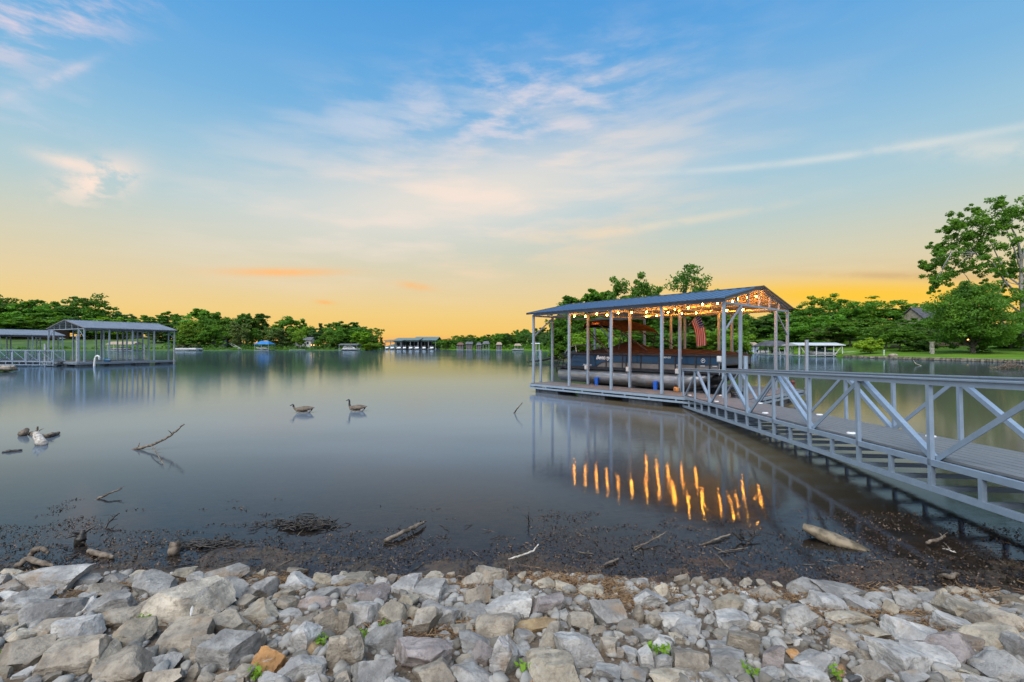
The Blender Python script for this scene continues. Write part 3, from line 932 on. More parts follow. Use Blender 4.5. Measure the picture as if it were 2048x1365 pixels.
def covered_dock(label, P0, rz, L, Wd, bays, deckz, eavez, ridgez, walk, apron, roof_mat, steel, pw=.09, roof_over=.22, slip_posts=True, fl=True, bay_step=1.05, group=None, mid_walk=False):
    """local x runs from the closed end towards the open end, local y across; the origin is the front corner post"""
    t = thing('covered_dock', label, 'dock', P0, rz, group)
    e = .10
    b = MB()
    boards(b, walk - apron + .004, L + e, -e, walk, deckz)
    boards(b, walk - apron + .004, L + e, Wd - walk, Wd + e, deckz)
    boards(b, -apron, walk - apron, -e, Wd + e, deckz, 'y')
    if mid_walk:
        boards(b, walk - apron + .004, L + e, Wd / 2 - walk / 2, Wd / 2 + walk / 2, deckz)
    b.build('deck', deck_m, t)
    f = MB()
    zt, zb = deckz - .03, deckz - .235
    frame_truss(f, (-apron, -e - .03, 0), (L + e, -e - .03, 0), zt, zb, bay_step)
    frame_truss(f, (walk - apron, walk + .0, 0), (L + e, walk, 0), zt, zb, bay_step * 1.3)
    frame_truss(f, (walk - apron, Wd - walk, 0), (L + e, Wd - walk, 0), zt, zb, bay_step * 1.3)
    frame_truss(f, (-apron, Wd + e + .03, 0), (L + e, Wd + e + .03, 0), zt, zb, bay_step)
    frame_truss(f, (-apron - .03, -e + .02, 0), (-apron - .03, Wd + e - .02, 0), zt, zb, .95)
    frame_truss(f, (walk - apron + .03, walk + .04, 0), (walk - apron + .03, Wd - walk - .04, 0), zt, zb, .95)
    for y0, y1 in ((-e + .01, walk - .04), (Wd - walk + .04, Wd + e - .01)):
        frame_truss(f, (L + e + .03, y0, 0), (L + e + .03, y1, 0), zt, zb, .7)
    f.build('deck_frame', steel, t)
    if fl:
        fm = float_mesh(1.35, walk * .95, .36)
        n = max(3, round(L / 2.35))
        for k in range(n):
            for y in (walk / 2, Wd - walk / 2):
                o = link('float', fm, float_m, t); o.location = (L - .75 - k * (L - 1.1) / (n - 1), y, deckz - .50)
        fm2 = float_mesh(1.1, 1.1, .36)
        for y in (Wd * .36, Wd * .64):
            o = link('float', fm2, float_m, t); o.location = (walk / 2 - apron, y, deckz - .50)
    pm = post_mesh(eavez - deckz - .06, pw)
    pm2 = post_mesh(eavez - .0 - (zb + .07), pw)
    ys = [0, Wd] + ([walk - .02, Wd - walk + .02] if slip_posts else [])
    if mid_walk: ys.append(Wd / 2)
    for k in range(bays + 1):
        for y in ys:
            edge = y in (0, Wd)
            o = link('post', pm, steel, t)
            o.location = (L * k / bays, y + (-.0 if not edge else (.0)), deckz + .001)
    # roof: two ribbed sheets with thickness
    ov = roof_over
    half = Wd / 2
    sl_ = (ridgez - eavez) / half
    ribs = MB(); under = MB()
    x0, x1 = -ov * .6, L + ov
    nr = int((x1 - x0) / .3)
    for s in (0, 1):
        ya, yb = (-ov, half) if s == 0 else (Wd + ov, half)
        za, zbb = eavez - ov * sl_, ridgez
        prof = []
        for k in range(nr):
            xa = x0 + (x1 - x0) * k / nr
            xb = x0 + (x1 - x0) * (k + 1) / nr
            prof += [(xa, 0), (xa + .22, 0), (xa + .238, .022), (xb - .018, .022)]
        prof.append((x1, 0))
        lo = [(x, ya, za + .05 + h) for x, h in prof]; hi = [(x, yb, zbb + .05 + h) for x, h in prof]
        lo2 = [(x, ya, za + .035 + h) for x, h in prof]; hi2 = [(x, yb, zbb + .035 + h) for x, h in prof]
        ribs.loft([lo, hi], closed=False, cap=False, smooth=False)
        under.loft([hi2, lo2], closed=False, cap=False, smooth=False)
    rf = ribs.build('roof', roof_mat, t)
    under.build('underside', soffit, rf)
    c = MB()
    c.prism([(half - .16, ridgez + .05 - .16 * sl_ + .01), (half, ridgez + .078), (half + .16, ridgez + .05 - .16 * sl_ + .01), (half + .16, ridgez + .035), (half - .16, ridgez + .035)], x0 - .01, x1 + .01)
    for s in (0, 1):   # rake and eave trim
        ya = -ov if s == 0 else Wd + ov
        za = eavez - ov * sl_
        c.bar((x0, ya + (-.012 if s == 0 else .012), za + .03), (x1, ya + (-.012 if s == 0 else .012), za + .03), .02, .055)
        for xx in (x0 - .012, x1 + .012):
            c.bar((xx, ya, za + .055), (xx, half, ridgez + .055), .018, .06)
    c.build('trim', blackm if roof_mat is roof_m else roof_mat, rf)
    # roof frame: eave beams, gable trusses, purlins
    rfm = MB()
    for y in (0, Wd):
        rfm.bar((0, y, eavez - .05), (L, y, eavez - .05), .05, .09)
    for y in ((walk, Wd - walk) if slip_posts else ()):
        rfm.bar((.03, y, eavez - .07), (L - .03, y, eavez - .07), .05, .06)
    for k in range(bays + 1):
        x = L * k / bays
        w_ = .06 if k in (0, bays) else .05
        rfm.bar((x, .03, eavez - .1), (x, Wd - .03, eavez - .1), w_, .07)
        for y0, y1 in ((.0, half), (Wd, half)):
            rfm.bar((x, y0, eavez - .02), (x, y1, ridgez - .025), w_, .06)
        for q in (.33, .66, 1.0, 1.34, 1.67):
            yy = half * q
            zz = eavez + (ridgez - eavez) * (1 - abs(1 - q)) - .05
            rfm.bar((x, yy, eavez - .065), (x, yy, zz), .055, .05)
    for q in (.3, .6, .93, 1.07, 1.4, 1.7):
        yy = half * q
        zz = eavez + (ridgez - eavez) * (1 - abs(1 - q)) + .005
        rfm.bar((x0 + .05, yy, zz), (x1 - .05, yy, zz), .045, .04)
    rfm.build('roof_frame', steel, t)
    for x, in ((0,), (L,)):
        for s in (0, 1):
            ya, yb = (.02, walk - .02) if s == 0 else (Wd - .02, Wd - walk + .02)
            MB().bar((x, ya, eavez - 1.0), (x, yb, eavez - .16), .045, .045).build('brace', steel, t)
    return t
U_ANG = math.atan2(.7514, -.6598)
DP0 = Vector((6.46, 13.87, 0))
dock = covered_dock("blue roofed covered boat dock with glowing string lights around the pontoon boat", DP0, U_ANG, 8.34, 5.49, 4, .40, 3.46, 4.02, 1.22, .49, roof_m, galv)
# mirror: local y must run to the far side (to the right and away)
Uv, Vv = Vector((-.6598, .7514, 0)), Vector((.7514, .6598, 0))
dock.scale = (1, -1, 1)
def D(t, w, z): return DP0 + Uv * t + Vv * w + Vector((0, 0, z))
def dock_child(name, loc_t, w, z, label, cat, group=None):
    """a thing of its own whose local axes run along the dock (x towards the open end, y towards the viewer side)"""
    return thing(name, label, cat, D(loc_t, w, z), U_ANG, group)
# spud poles that hold the dock
def pole(x, y, top, r, label, m=galv):
    b = MB().tube([(0, 0, -2.2), (0, 0, top)], r, 14)
    b.tube([(0, 0, top), (0, 0, top + .012)], r * 1.04, 14)
    for z in (.22, .42):
        b.tube([(0, 0, z), (0, 0, z + .06)], r * 1.35, 14)
    o = b.build('anchor_pole', m)
    o.location = (x, y, 0)
    return tag(o, label, 'pole', 'anchor poles of the docks')
c = D(-.66, -.06, 0); pole(c.x, c.y, 1.72, .062, "short round anchor pole at the near bow corner of the blue roofed dock")
c = D(-.66, 5.45, 0); pole(c.x, c.y, 2.25, .062, "tall round anchor pole at the far bow corner of the blue roofed dock")
c = D(8.62, .72, 0); pole(c.x, c.y, 1.85, .055, "pale anchor pole at the open stern end of the blue roofed dock")

# ------------------------------------------------------------------ pontoon boat (built in dock axes, t w z)
boat = dock_child('pontoon_boat', 4.3, 2.75, .4, "navy and taupe pontoon boat under a brown canvas cover on its lift", 'boat')
def bl(t, w, z):      # dock coordinates to boat local coordinates
    return Vector((t - 4.3, -(w - 2.75), z - .4))
for w in (1.78, 3.72):
    rings = []
    for t, r, zc in ((8.28, .27, .76), (8.22, .31, .74), (6, .315, .735), (4, .315, .735), (2.6, .315, .735), (2.2, .305, .745), (1.85, .265, .79), (1.5, .19, .87), (1.25, .10, .96), (1.12, .02, 1.03)):
        rings.append([bl(t, w + r * math.cos(2 * PI * k / 24), zc + r * math.sin(2 * PI * k / 24)) for k in range(24)])
    pn = MB().loft(rings).build('pontoon', alu, boat)
    s = MB()
    for t in (7.6, 5.6, 3.7, 2.5):
        s.loft([[bl(t + dt, w + .319 * math.cos(2 * PI * k / 24), .735 + .319 * math.sin(2 * PI * k / 24)) for k in range(24)] for dt in (-.008, .008)])
    s.build('weld_band', galv, pn)
    s = MB()
    s.bar(bl(8.1, w, 1.05), bl(1.2, w, 1.05), .22, .04)
    for t in np.arange(1.6, 8.1, .6):
        s.bar(bl(t, w - .12, 1.06), bl(t, w + .12, 1.06), .06, .05)
    s.build('bracket', galv, pn)
dk = MB()
dk.box(bl(4.45, 2.75, 1.105), (7.9, 2.56, .05))
dk.build('boat_deck', blackm, boat, .01)
rub = MB()
for w in (1.46, 4.04):
    rub.bar(bl(.5, w, 1.10), bl(8.4, w, 1.10), .035, .085)
rub.bar(bl(.49, 1.48, 1.10), bl(.49, 4.02, 1.10), .085, .035)
rub.build('rub_rail', blackm, boat)
keel = MB()
for t in np.arange(1.0, 8.2, .45):
    keel.bar(bl(t, 1.55, 1.065), bl(t, 3.95, 1.065), .05, .05)
keel.build('cross_member', galv, boat)
# bow skirt seen behind the gangway
MB().prism([(1.115 - .4, 0), (1.03 - .4, 0)], 0, 1) if False else None
sk = MB()
sk.add([bl(.52, 1.5, 1.08), bl(.52, 4.0, 1.08), bl(1.35, 4.0, .98), bl(1.35, 1.5, .98)], [(0, 1, 2, 3)])
sk.build('bow_skirt', blackm, boat)
# fence: panels, dividing rail, uprights
def fence_side(w, sgn):
    tl, tr = 7.66, .80
    up = MB(); lo = MB(); fr = MB()
    wi = w - sgn * .006
    ts = [7.66, 6.18, 5.50, 4.70, 4.52, 3.85, 3.05, 2.40, 1.62, 1.12, .80]
    for a, b_ in zip(ts, ts[1:]):
        if a > 5.6:
            continue
        up.bar(bl(a - .015, w, 1.525), bl(b_ + .015, w, 1.525), .012, .31)
        lo.bar(bl(a - .015, w, 1.25), bl(b_ + .015, w, 1.25), .012, .23)
    # stern quarter: all navy with two moulded steps and the sweeping curve
    up.add([bl(7.75, w, 1.145), bl(7.30, w, 1.675), bl(5.50, w, 1.675), bl(5.50, w, 1.37), bl(5.62, w, 1.36), bl(5.76, w, 1.325), bl(5.88, w, 1.27), bl(5.98, w, 1.20), bl(6.03, w, 1.145)],
           [tuple(range(9))])
    up.add([bl(7.75, w + sgn * .01, 1.145), bl(7.30, w + sgn * .01, 1.675), bl(5.50, w + sgn * .01, 1.675), bl(5.50, w + sgn * .01, 1.145)], [(0, 1, 2, 3)])
    lo.add([bl(5.50, w, 1.365), bl(5.62, w, 1.355), bl(5.76, w, 1.32), bl(5.88, w, 1.265), bl(5.98, w, 1.195), bl(6.03, w, 1.14), bl(5.50, w, 1.14)], [tuple(range(7))])
    for a, b_ in zip(ts[2:], ts[3:]):
        pass
    for t in ts[2:]:
        fr.bar(bl(t, w - sgn * .014, 1.13), bl(t, w - sgn * .014, 1.69), .045, .035)
    fr.bar(bl(7.3, w - sgn * .012, 1.69), bl(.8, w - sgn * .012, 1.69), .045, .04)
    fr.bar(bl(7.75, w - sgn * .012, 1.14), bl(.8, w - sgn * .012, 1.14), .045, .04)
    fr.bar(bl(5.5, w - sgn * .012, 1.37), bl(.8, w - sgn * .012, 1.37), .03, .022)
    pts = [(5.50, 1.37), (5.62, 1.36), (5.76, 1.325), (5.88, 1.27), (5.98, 1.20), (6.03, 1.14)]
    for (a, za), (b_, zb_) in zip(pts, pts[1:]):
        fr.bar(bl(a, w - sgn * .012, za), bl(b_, w - sgn * .012, zb_), .03, .025)
    for z in (1.34, 1.52):
        fr.bar(bl(7.45 if z > 1.4 else 7.6, w - sgn * .008, z), bl(6.25, w - sgn * .008, z), .02, .014)
    fr.bar(bl(6.18, w - sgn * .008, 1.67), bl(6.03, w - sgn * .008, 1.15), .02, .02)
    fr.bar(bl(7.76, w - sgn * .012, 1.14), bl(7.30, w - sgn * .012, 1.69), .045, .04)
    up.build('navy_side_panel', navy, boat); lo.build('taupe_side_panel', taupe, boat)
    fr.build('fence_frame', blackm, boat)
fence_side(1.47, 1); fence_side(4.03, -1)
fb = MB(); fb.bar(bl(7.5, 1.5, 1.42), bl(7.5, 4.0, 1.42), .02, .5)
fb.build('stern_panel', navy, boat)
fb = MB(); fb.bar(bl(.79, 1.5, 1.525), bl(.79, 4.0, 1.525), .012, .31)
fb.build('bow_panel', navy, boat)
fb = MB()
for z in (1.14, 1.37, 1.69):
    fb.bar(bl(.775, 1.48, z), bl(.775, 4.02, z), .04, .04)
fb.build('bow_rail', blackm, boat)
# cover, tented over a pole amidships
def cover():
    rings = []
    nt, nw = 44, 22
    for i in range(nt + 1):
        t = 7.42 + (.72 - 7.42) * i / nt
        row = []
        for k in range(nw + 1):
            q = -1 + 2 * k / nw
            w = 2.75 + q * 1.335
            edge = max(0.0, 1 - abs(q)) ** .35
            endk = min(1, max(0.0, (t - .72) / .35)) * min(1, max(0.0, (7.42 - t) / .35))
            peak = .40 * math.exp(-((t - 5.25) / 1.05) ** 2) + .10 * math.exp(-((t - 2.6) / 1.6) ** 2) + .05 * math.exp(-((t - 6.9) / .5) ** 2)
            sag = -.018 * math.sin(t * 9.0) * (1 - abs(q))
            z = 1.72 + (.085 + peak * (1 - abs(q)) ** .75 + sag) * edge * (.35 + .65 * endk)
            if abs(q) > .985: z = 1.655 + .012 * math.sin(t * 21)
            if i in (0, nt): z = 1.66
            z += .010 * mnoise.noise((t * 5, q * 6, 2))
            row.append(bl(t, w, z))
        rings.append(row)
    b = MB()
    b.loft(rings, closed=False, cap=False)
    return b.build('cover', brown_cv, boat)
cover()
cv = MB()
for w in (1.435, 4.065):
    cv.bar(bl(7.35, w, 1.705), bl(.75, w, 1.705), .012, .05)
cv.build('cover_hem', blackm, boat)
# bimini top folded back, its frame
bm_ = MB()
prof = [(6.75, 2.80), (6.72, 3.00), (6.5, 3.09), (6.0, 3.12), (5.5, 3.06), (5.05, 2.92), (4.75, 2.74), (4.62, 2.60)]
top = [[bl(t, 1.50 + (4.0 - 1.50) * k / 10, z + .07 * (1 - ((k - 5) / 5) ** 2)) for t, z in prof] for k in range(11)]
bm_.loft(top, closed=False, cap=False)
for w in (1.50, 4.0):
    lowp = [(t, z - .19 * min(1, .35 + abs(i - 0) * .3) * (1 if i < 6 else .6)) for i, (t, z) in enumerate(prof)]
    vs = [bl(t, w, z) for t, z in prof] + [bl(t, w - .004, z) for t, z in lowp]
    n = len(prof)
    bm_.add(vs, [(k, k + 1, n + k + 1, n + k) for k in range(n - 1)])
bm_.build('bimini_top', brown_cv, boat)
fr = MB()
for w in (1.49, 4.01):
    for a, b_ in (((6.6, 2.72), (5.38, 1.74)), ((6.5, 2.80), (5.30, 1.74)), ((6.55, 2.78), (6.28, 1.74)), ((4.66, 2.56), (3.6, 1.86)), ((4.75, 2.60), (4.9, 1.9)), ((5.9, 2.95), (4.75, 2.25))):
        fr.tube([bl(a[0], w, a[1]), bl(b_[0], w, b_[1])], .022, 8)
    for t in (6.28, 5.36, 4.62):
        fr.box(bl(t, w - .01 if w < 2 else w + .01, 1.73), (.12, .03, .05))
for t, z in ((6.72, 2.9), (5.5, 3.05), (4.64, 2.58)):
    fr.tube([bl(t, 1.5, z), bl(t, 4.0, z)], .018, 8)
fr.build('bimini_frame', blackm, boat)
# stern: outboard motor, ladder, tow bar
def stern():
    b = MB()
    rings = []
    for z, lx, ly, ox in ((1.02, .16, .10, 0), (1.20, .20, .13, .02), (1.45, .27, .17, .03), (1.62, .27, .17, .02), (1.76, .22, .14, -.02), (1.82, .10, .07, -.05)):
        rings.append([bl(8.32 + ox + lx * math.cos(a), 2.75 + ly * math.sin(a), z) for a in np.linspace(0, 2 * PI, 16, endpoint=False)])
    b.loft(rings)
    m = b.build('outboard_motor', blackm, boat)
    c = MB()
    pts = [bl(8.32 + .02 + .285 * math.cos(a) * k, 2.75 - .125, 1.2 + .55 * q) for a, k, q in ((0.2, 1, .1), (.1, 1, .35), (.1, .98, .6), (.5, 1, .85), (1.0, 1, 1.02))]
    c.tube(pts, [.025, .035, .04, .035, .02], 8)
    c.build('white_stripe', white_paint, m)
    c = MB()
    c.prism([(1.05 - .4, -.05), (1.05 - .4, .05), (.35 - .4, .03), (.35 - .4, -.03)], 0, .01) if False else None
    c.box(bl(8.33, 2.75, .78), (.16, .09, .55)); c.box(bl(8.36, 2.75, .52), (.36, .14, .02))
    c.tube([bl(8.12, 2.75, .42), bl(8.55, 2.75, .42)], [.05, .065], 10)
    c.build('lower_unit', blackm, m)
    l = MB()
    for w in (1.72, 2.12):
        l.tube([bl(8.1, w, 1.70), bl(8.3, w, 1.66), bl(8.48, w, 1.40), bl(8.56, w, 1.12), bl(8.56, w, .80)], .02, 8)
    for z, t in ((1.35, 8.5), (1.12, 8.56), (.9, 8.56)):
        l.bar(bl(t, 1.72, z), bl(t, 2.12, z), .07, .03)
    for w in (1.56, 2.35):
        l.tube([bl(7.7, w, 1.66), bl(8.05, w, 1.60), bl(8.3, w, 1.15)], .022, 8)
    l.build('boarding_ladder', blackm, boat)
    s = MB(); s.box(bl(8.33, 2.0, 1.105), (.6, 1.1, .06)); s.build('swim_platform', blackm, boat)
    a = MB()
    a.tube([bl(7.95, 1.62, 1.70), bl(7.75, 1.68, 1.98), bl(7.55, 1.9, 2.06), bl(7.50, 2.75, 2.09), bl(7.55, 3.6, 2.06), bl(7.75, 3.82, 1.98), bl(7.95, 3.88, 1.70)], .026, 10)
    a.tube([bl(7.55, 1.9, 2.06), bl(7.45, 1.85, 1.74)], .022, 8); a.tube([bl(7.55, 3.6, 2.06), bl(7.45, 3.65, 1.74)], .022, 8)
    a.build('tow_bar', alu, boat)
stern()
def text_on(txt, size, loc, rot_m, m, parent, name='lettering', shear=.0, bold=0.0, ext=.002):
    cu = bpy.data.curves.new(name, 'FONT')
    cu.body = txt; cu.size = size; cu.shear = shear; cu.offset = bold; cu.extrude = ext
    cu.align_x = 'LEFT'
    o = bpy.data.objects.new(name, cu); COL.objects.link(o)
    bpy.context.view_layer.update()
    me = bpy.data.meshes.new_from_object(o.evaluated_get(bpy.context.evaluated_depsgraph_get()))
    bpy.data.objects.remove(o)
    o = link(name, me, m)
    o.parent = parent
    o.matrix_local = Matrix.Translation(loc) @ rot_m.to_4x4()
    return o
# boat local: x towards the stern, y towards the viewer; the near side faces +y, so text runs along -x
NEAR = Matrix(((-1, 0, 0), (0, 0, 1), (0, 1, 0)))
letter_w = speckled("white_lettering", (.78, .80, .80), (.85, .86, .86), 3, .4)
letter_o = emis("orange_lettering", (.9, .36, .06), .0)
text_on("Bentley", .235, bl(6.03, 1.452, 1.475), NEAR, letter_w, boat, shear=.35, bold=.004)
text_on("243 Navigator", .085, bl(6.75, 1.452, 1.19), NEAR, letter_w, boat, shear=.3, bold=.001)
text_on("TN 5074 DT", .085, bl(3.02, 1.452, 1.575), NEAR, letter_w, boat, bold=.003)
text_on("Bentley", .13, bl(6.28, 1.478, 2.955), NEAR, letter_o, boat, shear=.35, bold=.004)
dc = MB(); dc.box(bl(2.17, 1.4525, 1.60), (.085, .004, .085)); dc.build('registration_decal', speckled("pale_blue_decal", (.35, .42, .70), (.45, .52, .78), 9, .5), boat)
em = MB()
cc = bl(1.0 + .36, 1.452, 1.515)
em.loft([[cc + Vector((r * math.cos(a), 0, r * math.sin(a))) for a in np.linspace(0, 2 * PI, 28, endpoint=False)] for r in (.075, .062)], cap=False)
em.build('emblem_ring', letter_w, boat)
text_on("B", .10, bl(1.40, 1.452, 1.48), NEAR, letter_w, boat, name='emblem', shear=.3, bold=.003)
lt = MB()
for t in (2.28, 1.62 - .25, .95):
    lt.box(bl(t, 1.445, 1.33), (.16, .02, .03))
lt.build('docking_light', white_paint, boat, .008)
# boat lift bunks
lift = dock_child('boat_lift', 4.3, 2.75, 0, "low lift frame under the pontoon boat with dark tank tubes", 'boat lift')
lb = MB()
for w in (2.05, 3.45):
    lb.tube([(-2.6, 2.75 - w, .24), (2.6, 2.75 - w, .24)], .17, 14)
for t in (-2.0, 0, 2.0):
    lb.bar((t, -1.3, .40), (t, 1.3, .40), .1, .08)
lb.build('tank', float_m, lift)
for t, lab in ((5.96, "blue padded boat bumper beside the stern half of the pontoon"), (3.18, "blue padded boat bumper beside the bow half of the pontoon")):
    o = dock_child('boat_bumper', t, 1.40, .36, lab, 'bumper', 'blue bumpers along the boat')
    b = MB(); b.box((0, 0, .15), (.15, .11, .30)); b.box((.0, -.07, .30), (.17, .24, .10)); b.box((.09, -.07, .28), (.05, .2, .08))
    b.build('pad', blue_pl, o, .03)
    b = MB(); b.box((0, 0, -.06), (.05, .05, .12)); b.build('bracket', galv, o)
# radio on the deck
rd = dock_child('portable_radio', 2.12, 1.02, .401, "orange and black portable radio speaker standing on the dock deck", 'radio')
rd.rotation_euler.z = U_ANG + 2.5
b = MB(); b.box((0, 0, .085), (.26, .12, .17)); b.build('case', speckled("orange_case", (.55, .22, .06), (.68, .30, .10), 12, .5), rd, .03)
for x in (-.065,):
    MB().tube([(x, .055, .085), (x, .068, .085)], .062, 18).build('speaker_cone', blackm, rd)
    b = MB(); b.loft([[(x + r * math.cos(a), .069, .085 + r * math.sin(a)) for a in np.linspace(0, 2 * PI, 24, endpoint=False)] for r in (.068, .056)], cap=False); b.build('speaker_rim', white_paint, rd)
MB().box((.07, .062, .09), (.09, .006, .09)).build('control_panel', blackm, rd)
MB().tube([(-.10, 0, .17), (-.08, 0, .21), (.08, 0, .21), (.10, 0, .17)], .009, 8).build('handle', blackm, rd)
# electric boxes on the posts
box_m = speckled("grey_electric_box", (.42, .43, .42), (.55, .56, .55), 9, .5)
for t, w, z, lab in ((6.32, 1.19, 1.12, "grey electric box on the stern most inner post"), (4.24, 1.19, 1.12, "grey electric box on the middle inner post"), (2.16, 1.19, 1.12, "grey electric box on the inner post by the gangway gate"),
                     (.12, .0, 1.62, "grey electric box high on the front corner post")):
    o = dock_child('electric_box', t, w, z, lab, 'electric box', 'electric boxes on the dock posts')
    MB().box((0, .03, 0), (.14, .10, .19)).build('case', box_m, o, .015)
    MB().box((0, .085, 0), (.10, .012, .14)).build('cover_plate', speckled("box_cover", (.55, .56, .56), (.64, .65, .65), 9, .5), o, .005)
    MB().tube([(.02, .01, -.09), (.02, -.01, -.5)], .013, 8).build('conduit', galv_d, o)
# hose and cable coil at the bow corner
o = dock_child('hose_coil', -.28, .30, .405, "black hose coiled on the deck beside the short anchor pole", 'hose')
b = MB(); rr_ = random.Random(3)
pts = []
for k in range(90):
    a = k * .42
    r = .20 + .03 * math.sin(k * .37) + rr_.uniform(-.012, .012)
    pts.append((r * math.cos(a), r * math.sin(a) * .8, .02 + .0035 * k * (.6 + .4 * math.sin(a))))
b.tube(pts, .014, 6); b.build('hose', blackm, o)
b = MB(); b.box((0, 0, .16), (.10, .04, .32)); b.build('hanger', galv_d, o)
# red lantern figure by the far pole
o = dock_child('dock_lantern', -.30, 5.1, .401, "small red brown lantern on the far bow corner of the dock", 'lantern')
b = MB(); b.tube([(0, 0, 0), (0, 0, .05), (0, 0, .06), (0, 0, .26), (0, 0, .28)], [.10, .10, .075, .075, .10], 12); b.tube([(0, 0, .28), (0, 0, .36)], [.10, .03], 12)
b.build('housing', speckled("red_brown_paint", (.10, .03, .025), (.16, .05, .04), 9, .5), o)
b = MB(); b.tube([(-.05, 0, .35), (-.05, 0, .43), (.05, 0, .43), (.05, 0, .35)], .008, 6); b.build('handle', blackm, o)

# ------------------------------------------------------------------ string lights
def string_light(label, pts3, n, phase=0.0):
    p0 = Vector(pts3[0])
    t = thing('string_light', label, 'string light', p0, 0, 'string lights under the dock roof')
    cum = [0.0]
    P3 = [Vector(p) for p in pts3]
    for a, b_ in zip(P3, P3[1:]): cum.append(cum[-1] + (b_ - a).length)
    def at(s):
        for i in range(len(P3) - 1):
            if s <= cum[i + 1] or i == len(P3) - 2:
                q = (s - cum[i]) / max(cum[i + 1] - cum[i], 1e-6)
                return P3[i].lerp(P3[i + 1], q) - Vector((0, 0, .10 * 4 * q * (1 - q)))
    b = MB()
    b.tube([at(cum[-1] * k / 70) - p0 for k in range(71)], .006, 5)
    b.build('cable', blackm, t)
    bm1 = MB().ball((0, 0, -.045), .026, 10, 8, (1, 1, 1.25)).mesh("bulb")
    sm1 = MB().tube([(0, 0, .03), (0, 0, -.012)], .017, 8).mesh("socket")
    for k in range(n):
        p = at(cum[-1] * (k + .5 + phase) / n) - p0
        o_ = link('bulb', bm1, bulb_m, t); o_.location = p - Vector((0, 0, .035))
        s_ = link('socket', sm1, blackm, t); s_.location = p - Vector((0, 0, .02))
string_light("string of warm bulbs zigzagging along the near side under the dock roof", [D(.05, 2.5, 3.86), D(1.2, .9, 3.52), D(2.6, 1.1, 3.50), D(4.1, .55, 3.42), D(5.4, .62, 3.42), D(6.7, .5, 3.42)], 14)
string_light("string of warm bulbs along the ridge under the dock roof", [D(-.02, 2.85, 3.86), D(2.08, 2.75, 3.92), D(3.4, 2.75, 3.92), D(4.3, 2.75, 3.9)], 7, -.25)
string_light("string of warm bulbs along the far side under the dock roof", [D(.1, 3.9, 3.60), D(2.08, 4.0, 3.56), D(4.16, 3.9, 3.56), D(5.6, 4.2, 3.50)], 9)

# ------------------------------------------------------------------ flag
fl = thing('flag', "striped red and white flag with starry blue canton on a slanted pole", 'flag', D(4.12, 5.66, 2.93))
tip = Vector((.40, -.35, .62))
b = MB(); b.tube([(0, 0, 0), tip * 1.03], .013, 8); b.ball(tip * 1.05, .022); b.build('pole', white_paint, fl)
MB().box((0, 0, .0), (.07, .07, .12)).build('bracket', blackm, fl)
def flagfn(t, o):
    uv = t.n('ShaderNodeUVMap'); uv.uv_map = 'UVMap'
    s = t.n('ShaderNodeSeparateXYZ'); t.link(uv.outputs[0], s.inputs[0])
    u, v = s.outputs[0], s.outputs[1]
    st = t.math('LESS_THAN', t.math('MODULO', t.math('MULTIPLY', v, 13.0), 2.0), 1.0)
    c = t.mix(st, (.72, .74, .86), (.50, .030, .045))
    ca = t.math('MULTIPLY', t.math('LESS_THAN', u, .40), t.math('LESS_THAN', v, 7 / 13))
    fx = t.math('SUBTRACT', t.math('FRACT', t.math('MULTIPLY', u, 6 / .40)), .5)
    fy = t.math('SUBTRACT', t.math('FRACT', t.math('MULTIPLY', v, 5 * 13 / 7)), .5)
    dd = t.math('ADD', t.math('MULTIPLY', fx, fx), t.math('MULTIPLY', fy, fy))
    blue = t.mix(t.math('LESS_THAN', dd, .075), (.020, .036, .27), (.72, .74, .86))
    c = t.mix(ca, c, blue)
    p = t.n('ShaderNodeBsdfPrincipled'); t.put(p.inputs['Base Color'], c); p.inputs['Roughness'].default_value = .8
    tr = t.n('ShaderNodeBsdfTranslucent'); t.put(tr.inputs[0], c)
    mx = t.n('ShaderNodeMixShader'); mx.inputs[0].default_value = .25
    t.link(p.outputs[0], mx.inputs[1]); t.link(tr.outputs[0], mx.inputs[2]); t.link(mx.outputs[0], o.inputs[0])
def flag_mesh():
    nu, nv = 40, 26
    vs, uvs, fs = [], [], []
    right = Vector((.75, -.66, 0))      # across the view
    fwd = Vector((.66, .75, 0))
    for i in range(nu + 1):
        u = i / nu
        for j in range(nv + 1):
            v = j / nv
            hoist = tip * (.98 - .62 * v)          # down the pole
            x = .30 * u + (.50 * v) * (.25 + .75 * min(1, u * 1.4)) * .55
            top_pt = hoist
            down = 1.34 * u
            swing = .10 * math.sin(u * 2.2)
            fold = .055 * math.sin(v * 11 + u * 2.5) * (.35 + .65 * u)
            end = tip * .72 + Vector((0, 0, -down)) + right * (-.20 + .12 * u + swing + (1 - v) * .46)
            w_ = min(1, u * 2.2)
            w_ = w_ * w_ * (3 - 2 * w_)
            st = hoist + Vector((0, 0, -down)) + right * (.16 * u)
            p = st.lerp(end, w_ * .8) + fwd * fold
            vs.append(p); uvs.append((u, v))
    for i in range(nu):
        for j in range(nv):
            a = i * (nv + 1) + j
            fs.append((a, a + 1, a + nv + 2, a + nv + 1))
    me = np_mesh('cloth', [tuple(p) for p in vs], fs, True)
    ul = me.uv_layers.new(name='UVMap')
    idx = np.zeros(len(me.loops), dtype=np.int32); me.loops.foreach_get('vertex_index', idx)
    ul.data.foreach_set('uv', np.array(uvs, dtype=np.float32)[idx].ravel())
    return link('cloth', me, mat('flag_cloth', flagfn), fl)
flag_mesh()

